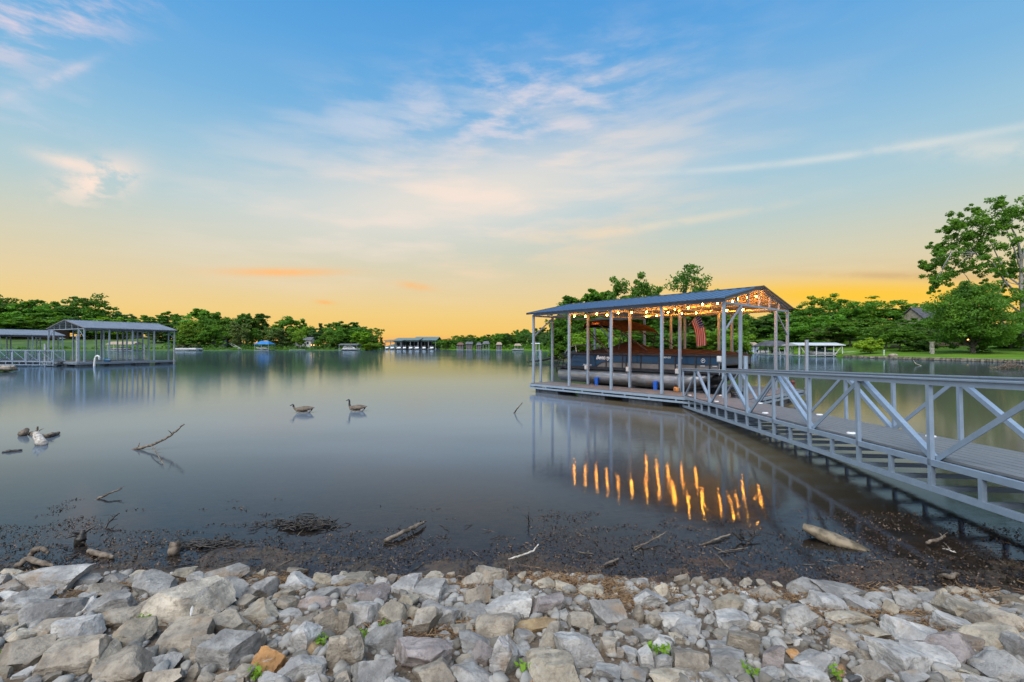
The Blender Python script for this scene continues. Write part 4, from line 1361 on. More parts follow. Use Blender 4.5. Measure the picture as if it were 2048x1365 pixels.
# ------------------------------------------------------------------ gangways
def gangway(label, base, ang, rise, nbay, bay, Wd, steel, htop=1.25, hdeck=.375, group=None, pw=.055, puck=True, skew=0.0):
    """local x along the walk from the dock, one truss at y=0, the other at y=Wd"""
    t = thing('gangway', label, 'gangway', base, ang, group)
    t.rotation_euler = (0, -math.atan(rise), ang)
    L = nbay * bay
    for y, sg, x0, k0 in ((0, -1, 0, 0), (Wd, 1, skew, int(round(skew / bay)))):
        b = MB()
        b.bar((x0 - .03, y, .032), (L, y, .032), pw, .065)
        b.bar((x0 - .03, y, htop - .03), (L, y, htop - .03), pw, .06)
        b.bar((x0 - .05, y, htop + .010), (L, y, htop + .010), pw + .045, .018)
        b.bar((x0 + .03, y, hdeck - .055), (L, y, hdeck - .055), pw, .07)
        for k in range(k0, nbay + 1):
            x = k * bay
            b.bar((x, y, .065), (x, y, htop - .06), pw, pw)
            if k < nbay:
                b.bar((x + bay / 2, y, .065), (x + bay / 2, y, hdeck - .09), .045, .045)
        b.build('truss', steel, t)
        off = .034 * sg
        for k in range(k0, nbay):
            xa, xb = k * bay, (k + 1) * bay
            za, zb = (hdeck - .02, htop - .06) if k % 2 == 0 else (htop - .06, hdeck - .02)
            d_ = MB(); d_.angle((xa + .03, y - off, za), (xb - .03, y - off, zb), .058, .010, (0, 1, 0)); d_.build('diagonal', steel, t)
    b = MB()
    for k in range(nbay * 2 + 1):
        x = k * bay / 2
        b.bar((x, .03, .03), (x, Wd - .03, .03), .06, .05)
        if k % 2 == 0:
            b.bar((x, .03, hdeck - .05), (x, Wd - .03, hdeck - .05), .05, .04)
    b.build('cross_member', steel, t)
    b = MB(); boards(b, -.02, L, .04, Wd - .04, hdeck + .012, gap=.012); b.build('deck', deck_g, t)
    return t
G0 = Vector((5.60, 14.86, .03))
g_ang = math.atan2(-1, -.089)
gang = gangway("long galvanised truss gangway running from the covered dock towards the near shore", G0, g_ang, .0355, 11, 1.222, 1.32, galv, pw=.047)
def gl_pt(x, y, z):
    return gang.matrix_basis @ Vector((x, y, z))
disc_m = speckled("white_disc", (.72, .74, .74), (.84, .85, .85), 12, .4)
k = 0
for px, py in ((1380, 798.5), (1433, 815), (1441, 797.5), (1530, 840.5), (1521, 815), (1639, 843), (1703, 887), (1862, 892.5)):
    # place each disc where it lies on the sloping deck
    side = .18 if (px, py) in ((1380, 798.5), (1433, 815), (1530, 840.5), (1703, 887)) else 1.14
    best = min((abs((HX + FPX * gl_pt(x, side, .39).x / gl_pt(x, side, .39).y) - px), x) for x in np.arange(.1, 12, .03))[1]
    o = thing('deck_light', None, 'deck light', gl_pt(best, side, .3885), g_ang, 'round lights set on the gangway deck')
    o.rotation_euler = gang.rotation_euler
    b = MB(); b.tube([(0, 0, 0), (0, 0, .016), (0, 0, .022)], [.062, .058, .040], 20); b.build('rim', disc_m, o)
    b = MB(); b.tube([(0, 0, .020), (0, 0, .026)], [.028, .024], 16); b.build('lens', speckled("grey_lens", (.25, .27, .28), (.35, .37, .38), 9, .3), o)
    o['label'] = "%s white round light on the %s edge of the gangway deck" % (("outermost", "second", "third", "nearest")[k // 2], "near" if side < .5 else "far")
    k += 1
# hinge float under the outer end of the gangway
o = thing('gangway_float', "grey plastic float under the dock end of the gangway", 'float', gl_pt(1.0, .62, -.2), g_ang)
o.location.z = -.19
fm = float_mesh(1.5, .95, .34); link('tank', fm, float_m, o)
b = MB(); b.bar((-.6, -.3, .27), (.6, -.3, .27), .05, .05); b.bar((-.6, .3, .27), (.6, .3, .27), .05, .05); b.build('cleat_rail', galv, o)

# ------------------------------------------------------------------ left docks
LA = math.atan2(.9, .436)
covered_dock("large grey roofed double dock at the left with its gable towards the gangway", (-43.7, 46.5, 0), LA, 8.3, 8.0, 4, .44, 3.95, 4.80, 1.2, .6, roof_g, galv, pw=.12, slip_posts=True, group=None)
covered_dock("grey roofed dock cut off by the left frame edge behind the gangway", (-61.0, 50.6, 0), LA, 8.3, 7.5, 3, .44, 3.42, 4.10, 1.2, .5, roof_g, galv, pw=.11)
gangway("truss gangway running to the large grey roofed dock at the left", (-46.6, 47.4, .12), math.atan2(-.10, -1), .012, 12, 1.25, 1.3, galv, htop=1.5, hdeck=.4, pw=.07)
for px, d, top, lab in ((154.5, 47, 3.2, "tilted pale anchor pole inside the gable end of the large left dock"), (90.5, 46.2, 2.3, "pale anchor pole beside the left gangway"), (348, 53.5, 2.2, "pale anchor pole at the far corner of the large left dock"),
                        (289, 60, 2.35, "thin pale anchor pole behind the large left dock"), (116, 60, 2.2, "thin anchor pole behind the left gangway"), (1083 + 478, 75, 1.2, "short dark anchor pole in the right cove")):
    c = P(px, d)
    pole(c.x, c.y, top, .11 if d < 50 else .08, lab, galv_d)
COL.objects[-1]
# white bent pipe with a blue motor on the edge of the large left dock
c = P(190.5, 46.6)
o = thing('bent_pipe', "white pipe rising from the water beside the large left dock, bent like a neck", 'pipe', c)
b = MB()
b.tube([(-.1, 0, -.5), (-.08, 0, .2), (-.02, 0, .75), (.08, 0, 1.0), (.22, 0, 1.08), (.38, 0, 1.02), (.45, 0, .86), (.40, 0, .74)], [.10, .10, .095, .09, .085, .08, .075, .07], 12)
b.build('pipe', white_paint, o)
b = MB(); b.tube([(.40, 0, .74), (.44, .02, .66)], [.09, .10], 12); b.build('collar', galv, o)
o = thing('pump_motor', "dark blue pump motor lying on the large left dock beside the white bent pipe", 'pump', c + Vector((.85, .45, .44)))
b = MB(); b.tube([(-.35, 0, .17), (-.3, 0, .17), (.2, 0, .17), (.36, 0, .15)], [.10, .16, .16, .09], 14); b.box((0, 0, .02), (.45, .25, .04)); b.build('housing', speckled("teal_blue_paint", (.01, .07, .16), (.02, .11, .22), 9, .45), o)
b = MB(); b.tube([(.34, 0, .15), (.52, 0, .12)], [.05, .04], 10); b.build('outlet', blackm, o)

# ------------------------------------------------------------------ houses, boathouses and boats far away
def gable_house(label, base, rz, L, Wd, hw, hr, wall_m, roof_mt, wins, doors=(), cat='house', name='house', chimney=None, lit=None):
    """front at y = -Wd/2"""
    t = thing(name, label, cat, base, rz)
    b = MB(); b.prism([(-Wd / 2, -.5), (Wd / 2, -.5), (Wd / 2, hw), (0, hw + hr), (-Wd / 2, hw)], -L / 2, L / 2)
    b.build('wall', wall_m, t)
    b = MB()
    for s in (-1, 1):
        b.add([(-L / 2 - .4, s * (Wd / 2 + .5), hw - .5 * hr / (Wd / 2) + .05), (L / 2 + .4, s * (Wd / 2 + .5), hw - .5 * hr / (Wd / 2) + .05), (L / 2 + .4, 0, hw + hr + .05), (-L / 2 - .4, 0, hw + hr + .05),
               (-L / 2 - .4, s * (Wd / 2 + .5), hw - .5 * hr / (Wd / 2) + .3), (L / 2 + .4, s * (Wd / 2 + .5), hw - .5 * hr / (Wd / 2) + .3), (L / 2 + .4, 0, hw + hr + .3), (-L / 2 - .4, 0, hw + hr + .3)],
              [(0, 1, 2, 3), (4, 5, 6, 7), (0, 1, 5, 4), (0, 3, 7, 4), (1, 2, 6, 5)])
    rf = b.build('roof', roof_mt, t)
    if chimney is not None:
        MB().box((chimney, .6, hw + hr + .2), (.8, .8, 1.6)).build('chimney', wall_m, rf)
    for i, (x, z, w, h) in enumerate(wins):
        f = MB()
        for dx in (-1, 1): f.box((x + dx * w / 2, -Wd / 2 - .03, z), (.10, .10, h + .1))
        for dz_ in (-1, 1): f.box((x, -Wd / 2 - .03, z + dz_ * h / 2), (w - .10, .10, .10))
        fo = f.build('window', white_paint, t)
        MB().box((x, -Wd / 2 - .01, z), (w - .1, .05, h - .1)).build('pane', lit_win if lit and i in lit else glass_d, fo)
    for x, w, h in doors:
        MB().box((x, -Wd / 2 - .03, h / 2), (w, .08, h)).build('door', speckled("dark_door", (.05, .04, .035), (.09, .07, .06), 3, .5), t)
    return t
brick = speckled("red_brown_brick", (.12, .06, .045), (.20, .11, .085), 2, .85)
wwall = speckled("white_siding", (.62, .63, .63), (.74, .74, .73), .8, .7)
gwall = speckled("grey_siding", (.26, .27, .28), (.36, .37, .38), .8, .7)
stone_w = speckled("tan_stone_wall", (.24, .20, .15), (.42, .37, .30), 1.5, .85)
darkroof = speckled("dark_shingles", (.05, .05, .055), (.10, .10, .11), 1.2, .8)
greyroof = speckled("grey_shingles", (.085, .088, .092), (.15, .155, .165), 1.0, .7)
tanroof = speckled("tan_roof", (.30, .22, .15), (.42, .32, .23), 1.0, .7)
def LZ(land, px, inl):
    d = interp(land.shore, px) + inl
    return P(px, d, land.z(px, d))
gable_house("long red brown brick house with lit windows above the left docks", LZ(left_land, 88, 40) + Vector((0, 0, .2)), .05, 20, 8, 4.6, 2.4, brick, greyroof,
            [(-7.5, 3.3, 2, 1.3), (-3.5, 3.3, 2.4, 1.3), (2.5, 3.3, 2, 1.3), (7, 3.3, 2, 1.3), (0, .9, 2, 1.2), (6, .9, 2, 1.2)], [(-4, 1.1, 2.1)], lit={1, 2})
gable_house("pale house with a lit porch half hidden in trees at the far left", LZ(left_land, 40, 55), -.05, 12, 8, 5, 2.2, wwall, greyroof, [(-3.5, 3.3, 1.6, 1.4), (2.5, 3.3, 2.2, 1.4)], [(0, 1.1, 2.1)], lit={1})
hw_ = gable_house("white house with arched dark windows behind the large left dock", LZ(left_land, 248, 46), .03, 15, 8, 4.2, 1.8, wwall, greyroof,
            [(-5.5, 1.9, 1.3, 2.4), (-2.2, 1.9, 1.3, 2.4), (1.2, 1.9, 1.3, 2.4), (4.6, 1.9, 1.8, 1.6)], chimney=4)
gable_house("grey house wing beside the white house on the left bank", LZ(left_land, 208, 50), .06, 10, 7, 3.4, 1.9, gwall, greyroof, [(-2.5, 1.8, 1.6, 1.3), (2, 1.8, 1.6, 1.3)])
gable_house("small white house with porch lights among the trees of the left bank", LZ(left_land, 611, 24) + Vector((0, 0, .3)), 0, 9, 6, 3.6, 1.6, wwall, greyroof, [(-2.6, 2, 1.3, 1.5), (0, 2, 1.3, 1.5), (2.6, 2, 1.3, 1.5)], [(1.2, 1, 2)])
gable_house("pale grey hillside shed half hidden beside the stairs on the left bank", LZ(left_land, 441, 20), .2, 6, 5, 2.6, 1.3, gwall, greyroof, [(0, 1.5, 1.2, 1)], cat='shed', name='shed')
gable_house("gabled stone house with a lit window in the trees of the right bank", LZ(right_land, 1872, 50) + Vector((0, 0, .2)), .1, 14, 8, 4.8, 3.4, stone_w, darkroof,
            [(-4.5, 1.8, 1.6, 1.6), (-1.2, 3.9, 1.4, 1.2), (-1.2, 1.8, 1.6, 1.6), (2.6, 1.8, 1.6, 1.6), (4.9, 3.6, 1.4, 1.2)], [(1.0, 1.1, 2.1)], lit={1}, chimney=3)
# patio pavilion right
o = thing('pavilion', "dark patio pavilion with tall glass panels behind the stone planter", 'pavilion', LZ(right_land, 1905, 38), .05)
MB().box((0, 0, 3.0), (13, 5, .25)).box((0, 0, 3.2), (12, 4.2, .2)).build('roof', darkroof, o)
for x in (-6, -3.6, -1.2, 1.2, 3.6, 6):
    MB().box((x, -2.2, 1.44), (.2, .2, 2.86)).build('post', bark, o)
for x in (-4.8, -2.4, 0, 2.4):
    MB().box((x, .2, 1.4), (2.1, .06, 2.7)).build('glass_panel', glass_d, o)
MB().box((0, 1.9, 1.43), (12, .2, 2.84)).build('back_wall', stone_w, o)
o = thing('stone_planter', "low brown stone planter wall between the pillar and the big lawn tree", 'planter', LZ(right_land, 1915, 31), .02)
b = MB(); rr_ = random.Random(8)
for r in range(2):
    x = -6.0
    while x < 6:
        w = rr_.uniform(.5, 1.0)
        b.box((x + w / 2, rr_.uniform(-.05, .05), .22 + r * .42), (w - .03, .6, .40)); x += w
b.build('wall', speckled("brown_wall_stone", (.10, .07, .05), (.24, .18, .13), 2.5, .9), o)
b = MB(); b.box((0, .9, .5), (12, 1.3, .6)); b.build('soil', bark, o)
for px, inl, z, lab in ((1912, 36, 4.3, "glowing orange lamp under the crown of the big lawn tree"), (1936, 33, 1.4, "low glowing orange lamp beside the trunk of the big lawn tree")):
    o = thing('garden_lamp', lab, 'lamp', LZ(right_land, px, inl))
    MB().tube([(0, 0, 0), (0, 0, z - .15)], .035, 8).build('pole', blackm, o)
    MB().ball((0, 0, z), .20, 12, 8).build('globe', lamp_m, o)
    MB().tube([(0, 0, z - .2), (0, 0, z - .1)], .10, 10).build('collar', blackm, o)
# fence at the right
o = thing('garden_fence', "dark garden fence at the back of the lawn right of the big tree", 'fence', LZ(right_land, 2040, 40))
for k in range(9):
    MB().box((-4 + k * 1.9, 0, .6), (.10, .10, 1.2)).build('post', blackm, o)
MB().box((3.6, .06, .25), (15.2, .03, .06)).box((3.6, .06, 1.05), (15.2, .03, .06)).build('rail', blackm, o)
b = MB()
for k in range(76): b.box((-4 + k * .2, .03, .62), (.025, .025, 1.0))
b.build('picket_panel', blackm, o)
# pillar, mooring posts, light pole
o = thing('stone_pillar', "pale weathered stone pillar standing on the lawn near the water", 'pillar', LZ(right_land, 1864, 8.5))
b = MB(); rr_ = random.Random(4); z = 0
while z < 1.85:
    h = rr_.uniform(.2, .34); w = .46 + rr_.uniform(-.05, .03)
    b.box((rr_.uniform(-.02, .02), rr_.uniform(-.02, .02), z + h / 2), (w, w, h - .02), rr_.uniform(-.1, .1)); z += h
b.build('shaft', speckled("pale_pillar_stone", (.26, .24, .20), (.50, .47, .41), 3, .9, 0, .5, 9), o, .03)
MB().box((0, 0, z + .04), (.56, .56, .08)).build('cap', stone_w, o)
o = thing('utility_post', "small white post on the lawn edge left of the shoreline boulder", 'post', LZ(right_land, 1768, 1.6))
MB().box((0, 0, .4), (.10, .10, .8)).build('shaft', white_paint, o); MB().box((0, 0, .86), (.2, .16, .14)).build('head', white_paint, o)
o = thing('light_pole', "slim pale green pole right of the big lawn tree trunk", 'pole', LZ(right_land, 1959, 22))
MB().tube([(0, 0, 0), (0, 0, 1.9)], .06, 10).build('shaft', speckled("pale_green_paint", (.25, .40, .33), (.33, .48, .40), 4, .5), o); MB().tube([(0, 0, 1.9), (0, 0, 1.97)], .08, 10).build('cap', galv, o)
# stone edging of the lawn
b = MB(); rr_ = random.Random(12)
px = 1690.0
while px < 2700:
    d = interp(right_land.shore, px)
    w = rr_.uniform(.35, .9)
    for r in range(2):
        c = P(px, d - .12 + r * .12 + rr_.uniform(-.08, .08), .10 + r * .2)
        h = rr_.uniform(.16, .26)
        M = Matrix.Rotation(-.55 + rr_.uniform(-.15, .15), 3, 'Z') @ Matrix.Rotation(rr_.uniform(-.1, .1), 3, 'X')
        b.box(c, (w * .98, .42, h), M=M)
    px += w * 910 / d * .88
core = [P(q, interp(right_land.shore, q) + .12, 0) for q in range(1690, 2700, 14)]
for p_, q_ in zip(core, core[1:]):
    b.bar(p_ + Vector((0, 0, .08)), q_ + Vector((0, 0, .08)), .5, .3)
o = b.build('stone_edging', speckled("edging_stone", (.12, .105, .075), (.27, .24, .185), 1.8, .9, 0, .5, 8), None, .04)
tag(o, "low rough stone edging along the waterline of the right lawn", 'stone wall')

def small_boat(label, base, rz, kind, L=6.0, group=None):
    t = thing('moored_boat', label, 'boat', base, rz, group)
    Bm = L * .17
    if kind == 'pontoon':
        for s in (-1, 1):
            MB().tube([(-L / 2, s * Bm * .8, .25), (L * .38, s * Bm * .8, .25), (L * .5, s * Bm * .8, .42)], [.28, .28, .05], 10).build('pontoon', alu, t)
        MB().box((0, 0, .58), (L * .95, Bm * 2.3, .1)).build('boat_deck', galv_d, t)
        b = MB()
        for s in (-1, 1): b.box((0, s * Bm * 1.12, .95), (L * .8, .05, .6))
        for s in (-1, 1): b.box((s * L * .4, 0, .95), (.05, Bm * 2.2, .6))
        b.build('fence_panel', white_paint, t)
        b = MB()
        for x in (-L * .3, L * .05):
            for s in (-1, 1): b.bar((x, s * Bm, 1.2), (x, s * Bm, 2.3), .05, .05)
        b.build('canopy_frame', galv_d, t)
        MB().prism([(-Bm * 1.1, 2.3), (0, 2.48), (Bm * 1.1, 2.3), (0, 2.42)], -L * .38, L * .12).build('canopy', speckled("maroon_canvas", (.10, .025, .03), (.16, .05, .05), 4, .8) if 'red' in label else white_paint, t)
        MB().box((-L * .1, 0, 1.0), (.9, .7, .8)).build('console', white_paint, t)
        return t
    rings = []
    for x, w, zk, zt in ((-.5, .85, .05, .75), (-.2, 1.0, .0, .78), (.15, .98, .0, .85), (.36, .62, .12, .95), (.5, .03, .55, 1.05)):
        rings.append([(x * L, -Bm * w, zt), (x * L, -Bm * w * .92, zt * .55 + zk * .3), (x * L, -Bm * w * .5, zk), (x * L, 0, zk - .06), (x * L, Bm * w * .5, zk), (x * L, Bm * w * .92, zt * .55 + zk * .3), (x * L, Bm * w, zt)])
    hull_m = white_paint
    h = MB().loft(rings, closed=True).build('hull', hull_m, t)
    b = MB()
    for s in (-1, 1):
        b.tube([(r[0][0], s * abs(r[0][1]) * 1.02, r[0][2]) for r in rings], .05, 6)
    b.build('rub_rail', blackm, t)
    if kind == 'cruiser':
        b = MB(); b.prism([(-.42 * L, .8), (.22 * L, .85), (.12 * L, 1.75), (-.38 * L, 1.75)], -Bm * .75, Bm * .75, 1); b.build('cabin', white_paint, t)
        b = MB(); b.prism([(-.36 * L, 1.15), (.17 * L, 1.15), (.13 * L, 1.55), (-.36 * L, 1.55)], -Bm * .77, Bm * .77, 1); b.build('cabin_window', glass_d, t)
        b = MB(); b.box((-.12 * L, 0, 2.35), (L * .4, Bm * 1.5, .08))
        for x in (-.3, .05):
            for s in (-1, 1): b.bar((x * L, s * Bm * .6, 1.75), (x * L, s * Bm * .6, 2.32), .05, .05)
        b.build('flybridge_top', white_paint, t)
    elif kind == 'covered':
        b = MB(); b.loft([[(x * L, -Bm * w, .85), (x * L, -Bm * w * .4, .85 + h), (x * L, Bm * w * .4, .85 + h), (x * L, Bm * w, .85)] for x, w, h in ((-.48, .85, .2), (-.1, .98, .45), (.15, .95, .5), (.42, .4, .2))])
        b.build('cover', speckled("teal_canvas", (.03, .09, .12), (.05, .14, .18), 4, .8), t)
        b = MB(); b.prism([(-.05 * L, 1.9), (.02 * L, 1.6), (-.35 * L, 1.55), (-.33 * L, 1.62)], -Bm * .8, Bm * .8, 1); b.build('bimini_top', blackm, t)
        b = MB()
        for s in (-1, 1): b.bar((-.2 * L, s * Bm * .8, .85), (-.3 * L, s * Bm * .8, 1.6), .04, .04); b.bar((-.1 * L, s * Bm * .8, .85), (-.03 * L, s * Bm * .8, 1.7), .04, .04)
        b.build('bimini_frame', galv_d, t)
    else:
        b = MB(); b.prism([(.02 * L, .82), (.14 * L, .86), (.04 * L, 1.25), (-.02 * L, 1.25)], -Bm * .8, Bm * .8, 1); b.build('windscreen', glass_d, t)
        b = MB(); b.box((-.2 * L, 0, .85), (L * .3, Bm * 1.5, .25)); b.build('seat', speckled("tan_seat", (.35, .30, .25), (.45, .4, .33), 3, .7), t)
        b = MB(); b.box((-.52 * L, 0, .8), (.35, .3, .7)); b.build('outboard_motor', blackm, t)
    return t
def boathouse(label, px0, px1, d, eave, ridge, roof_mt, post_m, n=4, depth=6.0, hip=0.0, walls=None, deck=.35, group=None, braces=False):
    a, b_ = P(px0, d), P(px1, d)
    L = (b_ - a).length
    t = thing('boathouse', label, 'boathouse', (a + b_) / 2 + Vector((0, depth / 2, 0)), 0, group)
    hx, hy = L / 2, depth / 2
    b = MB(); b.box((0, -hy + .5, deck - .1), (L + .3, 1.1, .2)); b.box((0, hy - .4, deck - .1), (L + .3, .9, .2))
    for x in (-hx + .5, hx - .5): b.box((x, .05, deck - .1), (1.0, depth - 2.1, .2))
    b.build('deck', galv_d, t)
    for k in range(n):
        x = -hx + .08 + (L - .16) * k / (n - 1)
        for y in (-hy + .1, hy - .1):
            MB().box((x, y, (eave + deck - .6) / 2 - .02), (.14, .14, eave - deck + .6)).build('post', post_m, t)
    o_ = .35
    r = MB(); i = hx * hip
    r.add([(-hx - o_, -hy - o_, eave), (hx + o_, -hy - o_, eave), (hx + o_, hy + o_, eave), (-hx - o_, hy + o_, eave), (-hx - o_ + i, 0, ridge), (hx + o_ - i, 0, ridge),
           (-hx - o_, -hy - o_, eave - .12), (hx + o_, -hy - o_, eave - .12), (hx + o_, hy + o_, eave - .12), (-hx - o_, hy + o_, eave - .12)],
          [(0, 1, 5, 4), (2, 3, 4, 5), (1, 2, 5), (3, 0, 4), (6, 7, 1, 0), (7, 8, 2, 1), (8, 9, 3, 2), (9, 6, 0, 3), (6, 9, 8, 7)])
    r.build('roof', roof_mt, t)
    if walls:
        f0, f1, wm = walls
        MB().box((hx * (f0 + f1), -hy + .3, (eave + deck) / 2), (L * (f1 - f0), .1, eave - deck - .02)).build('wall', wm, t)
        MB().box((hx * (f0 + f1), hy - .3, (eave + deck) / 2), (L * (f1 - f0), .1, eave - deck - .02)).build('wall', wm, t)
    if braces:
        for s, x0 in ((1, -hx + .1), (-1, hx - .1)):
            MB().bar((x0, -hy + .1, eave - .1), (x0 + s * L * .17, -hy + .1, deck + .05), .09, .09).build('brace', post_m, t)
            MB().bar((x0 + s * L * .03, hy - .1, eave - .1), (x0 + s * L * .20, hy - .1, deck + .05), .09, .09).build('brace', post_m, t)
    return t
# left bank
boathouse("brown roofed boat slip with white posts on the left lawn shore", 214, 266, 222, 3.2, 4.6, tanroof, white_paint, 5)
small_boat("white runabout inside the brown roofed boat slip on the left shore", P(243, 225, .5), .1, 'runabout', 9)
small_boat("white pontoon boat with red canopy moored on the left shore", P(386, 226, .1), 2.9, 'pontoon', 9.5)
small_boat("beige pontoon boat moored left of the one with the red canopy", P(366, 225, .1), .2, 'pontoon', 7)
boathouse("open boat lift with a bright blue canopy on the left shore", 509, 537, 232, 3.3, 5.0, speckled("bright_blue_canvas", (.02, .15, .42), (.04, .22, .52), .5, .6), galv_d, 3, hip=.55)
small_boat("white runabout raised under the bright blue canopy", P(524, 234, .8), 3.0, 'runabout', 6.5)
boathouse("shed roofed dock with pale blue grey roof near the left point", 678, 714, 240, 3.0, 3.7, greyroof, galv_d, 4)
small_boat("white houseboat with cabin beside the shed roofed dock", P(702, 238, .1), .0, 'cruiser', 9.5)
def jetty(label, px0, px1, d, w=1.6):
    a, b_ = P(px0, d), P(px1, d)
    L = (b_ - a).length
    t = thing('jetty', label, 'jetty', (a + b_) / 2)
    b = MB(); boards(b, -L / 2, L / 2, -w / 2, w / 2, .6, 'y', .3, .08); b.build('deck', galv, t)
    for k in range(4):
        for s in (-1, 1): MB().box((-L / 2 + .2 + (L - .4) * k / 3, s * (w / 2 - .1), .0), (.16, .16, 1.04)).build('post', galv_d, t)
jetty("flat grey jetty on the left shore right of the blue canopied boat lift", 580, 596, 234)
jetty("pale flat jetty on the left shore below the small white house", 597, 611, 234)
o = thing('staircase', "long pale staircase climbing the wooded left bank", 'stairs', LZ(left_land, 478, 2))
a = Vector((0, 0, 0)); c = LZ(left_land, 459, 20) - o.location + Vector((0, 0, 1.6))
b = MB(); b.bar(a + Vector((0, 0, .3)), c + Vector((0, 0, .3)), .2, .25); b.bar(a + Vector((1.4, 0, .3)), c + Vector((1.4, 0, .3)), .2, .25); b.build('stringer', white_paint, o)
b = MB()
for k in range(26):
    p = a.lerp(c, (k + .5) / 26); b.box(p + Vector((.7, 0, .4)), (1.2, .35, .06))
b.build('tread', palebark, o)
b = MB(); b.bar(a + Vector((0, 0, 1.3)), c + Vector((0, 0, 1.3)), .08, .08)
for k in range(6):
    p = a.lerp(c, k / 5); b.box(p + Vector((0, 0, .8)), (.08, .08, 1.0))
b.build('railing', white_paint, o)
o = thing('pergola', "lit wooden pergola deck right of the small white house on the left bank", 'pergola', LZ(left_land, 636, 20))
MB().box((0, 0, .6), (7, 4, .2)).build('floor', tanroof, o)
for x in (-3.2, 3.2):
    for y in (-1.7, 1.7): MB().box((x, y, 1.9), (.18, .18, 2.4)).build('post', tanroof, o)
b = MB()
for k in range(9): b.box((-3.6 + k * .9, 0, 3.25), (.12, 4.6, .2))
b.box((0, -1.7, 3.08), (7.4, .14, .14)); b.box((0, 1.7, 3.08), (7.4, .14, .14)); b.build('roof_beam', tanroof, o)
b = MB(); b.box((0, -1.95, 1.2), (7, .08, .08)); b.box((0, -1.95, .95), (7, .06, .06)); b.build('railing', tanroof, o)
for k in range(5): MB().ball((-3 + k * 1.5, -2.0, 1.4 - .05 * (k % 2)), .16, 8, 6).build('lamp', lamp_m, o)
# marina
mroof = speckled("green_grey_marina_roof", (.09, .15, .15), (.15, .22, .21), .4, .5)
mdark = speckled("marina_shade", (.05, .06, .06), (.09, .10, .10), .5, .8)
def marina(label, px0, px1, d, eave, ridge, depth=26):
    a, b_ = P(px0, d), P(px1, d); L = (b_ - a).length
    t = thing('marina_building', label, 'marina', (a + b_) / 2 + Vector((0, depth / 2, 0)), 0, 'covered marina slips')
    hx, hy = L / 2, depth / 2
    b = MB(); b.prism([(-hy - 1, eave - .4), (-hy - 1, eave), (0, ridge), (hy + 1, eave), (hy + 1, eave - .4), (0, ridge - .4)], -hx - 1, hx + 1, 0); b.build('roof', mroof, t)
    n = max(3, int(L / 5.5))
    for k in range(n + 1):
        for y in (-hy + .3, 0, hy - .3):
            x = -hx + L * k / n
            MB().box((x, y, (eave - .5) / 2 - .02), (.3, .3, eave - .5)).build('post', galv_d, t)
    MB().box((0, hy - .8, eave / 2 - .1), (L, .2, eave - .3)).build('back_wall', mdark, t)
    b = MB(); b.box((0, hy * .4, .35), (L, hy, .3))
    for k in range(n + 1): b.box((-hx + L * k / n, -hy * .55, .35), (1.2, hy * .88, .3))
    b.build('deck', galv_d, t)
    b = MB(); b.box((0, -hy + .2, eave - 1.0), (L, .15, .5)); b.build('fascia', mroof, t)
marina("low left hall of the covered marina with green grey roof", 771, 802, 318, 6.4, 7.2)
marina("middle hall of the covered marina with green grey roof", 790, 836, 326, 6.9, 8.6)
marina("tall right hall of the covered marina with green grey roof", 828, 871, 334, 7.0, 9.6)
ml = ["white cruiser in the leftmost slip of the marina", "small white boat in the second marina slip from the left", "white cruiser with dark hull stripe in the third marina slip", "white boat in the fourth marina slip from the left",
      "broad white cruiser in the middle of the marina row", "pale cruiser right of the middle of the marina row", "purple tinted cruiser at the right half of the marina row", "tall white houseboat at the right end of the marina row"]
for i, (px, lab) in enumerate(zip((774, 784, 797, 809, 821, 833, 848, 863), ml)):
    small_boat(lab, P(px, 314, .1), -1.35 + .1 * (i % 3), 'cruiser', 7.6 + (i % 3), 'boats in the marina')
# far shore boathouses
for px0, px1, d, e, r, hip, lab, rm in ((914, 926, 268, 3.2, 4.6, .6, "small red brown roofed far boathouse nearest the marina", brick), (932, 944, 262, 3.6, 4.9, 0, "grey roofed far boathouse right of the red brown one", greyroof),
                                   (953, 962, 258, 3.0, 4.6, .7, "small peaked far boathouse left of the twin pair", greyroof), (966, 978, 255, 3.6, 5.2, .4, "pale far boathouse with a low peak and open front", greyroof),
                                   (993, 1003, 248, 3.2, 4.6, .6, "small brown roofed far boathouse right of the pale one", tanroof), (1029, 1042, 236, 2.6, 3.7, .5, "low tan roofed far boathouse left of the blue roofed dock", tanroof)):
    boathouse(lab, px0, px1, d, e, r, rm, galv_d, 3, 5, hip, walls=(-.5, .5, speckled('weathered_boards', (.07, .065, .06), (.14, .13, .12), .8, .8)) if 'low' not in lab else None)
boathouse("open white framed far dock seen between the dock posts", 1065, 1079, 200, 3.4, 3.7, white_paint, white_paint, 3, 5)
small_boat("white boat under the low tan roofed far boathouse", P(1036, 234, .1), 0, 'runabout', 6)
# right cove
boathouse("pale blue walled boathouse with tan roof in the right cove", 1490, 1517, 128, 2.4, 3.3, tanroof, white_paint, 4, 5, walls=(-.5, .5, speckled("pale_blue_siding", (.28, .38, .52), (.36, .47, .60), .8, .6)))
boathouse("dark hip roofed boathouse with open sides in the right cove", 1536, 1582, 108, 2.2, 3.5, darkroof, galv_d, 5, 6, hip=.4)
for px, lab in ((1546, "green kayak rack end under the dark hip roofed boathouse"), ):
    pass
small_boat("small grey boat moored under the dark hip roofed boathouse", P(1562, 111, .1), .1, 'runabout', 4.2)
small_boat("low covered skiff moored between the two right cove boathouses", P(1527, 124, .1), .2, 'runabout', 3.6)
boathouse("white framed open boat dock with braces off the right lawn", 1598, 1686, 92, 2.35, 2.85, speckled("pale_roof_sheet", (.50, .52, .53), (.62, .64, .65), 1, .45), white_paint, 6, 5, braces=True)
small_boat("dark covered bow rider under the white framed open boat dock", P(1645, 94.2, .15), 3.14, 'covered', 5.4)
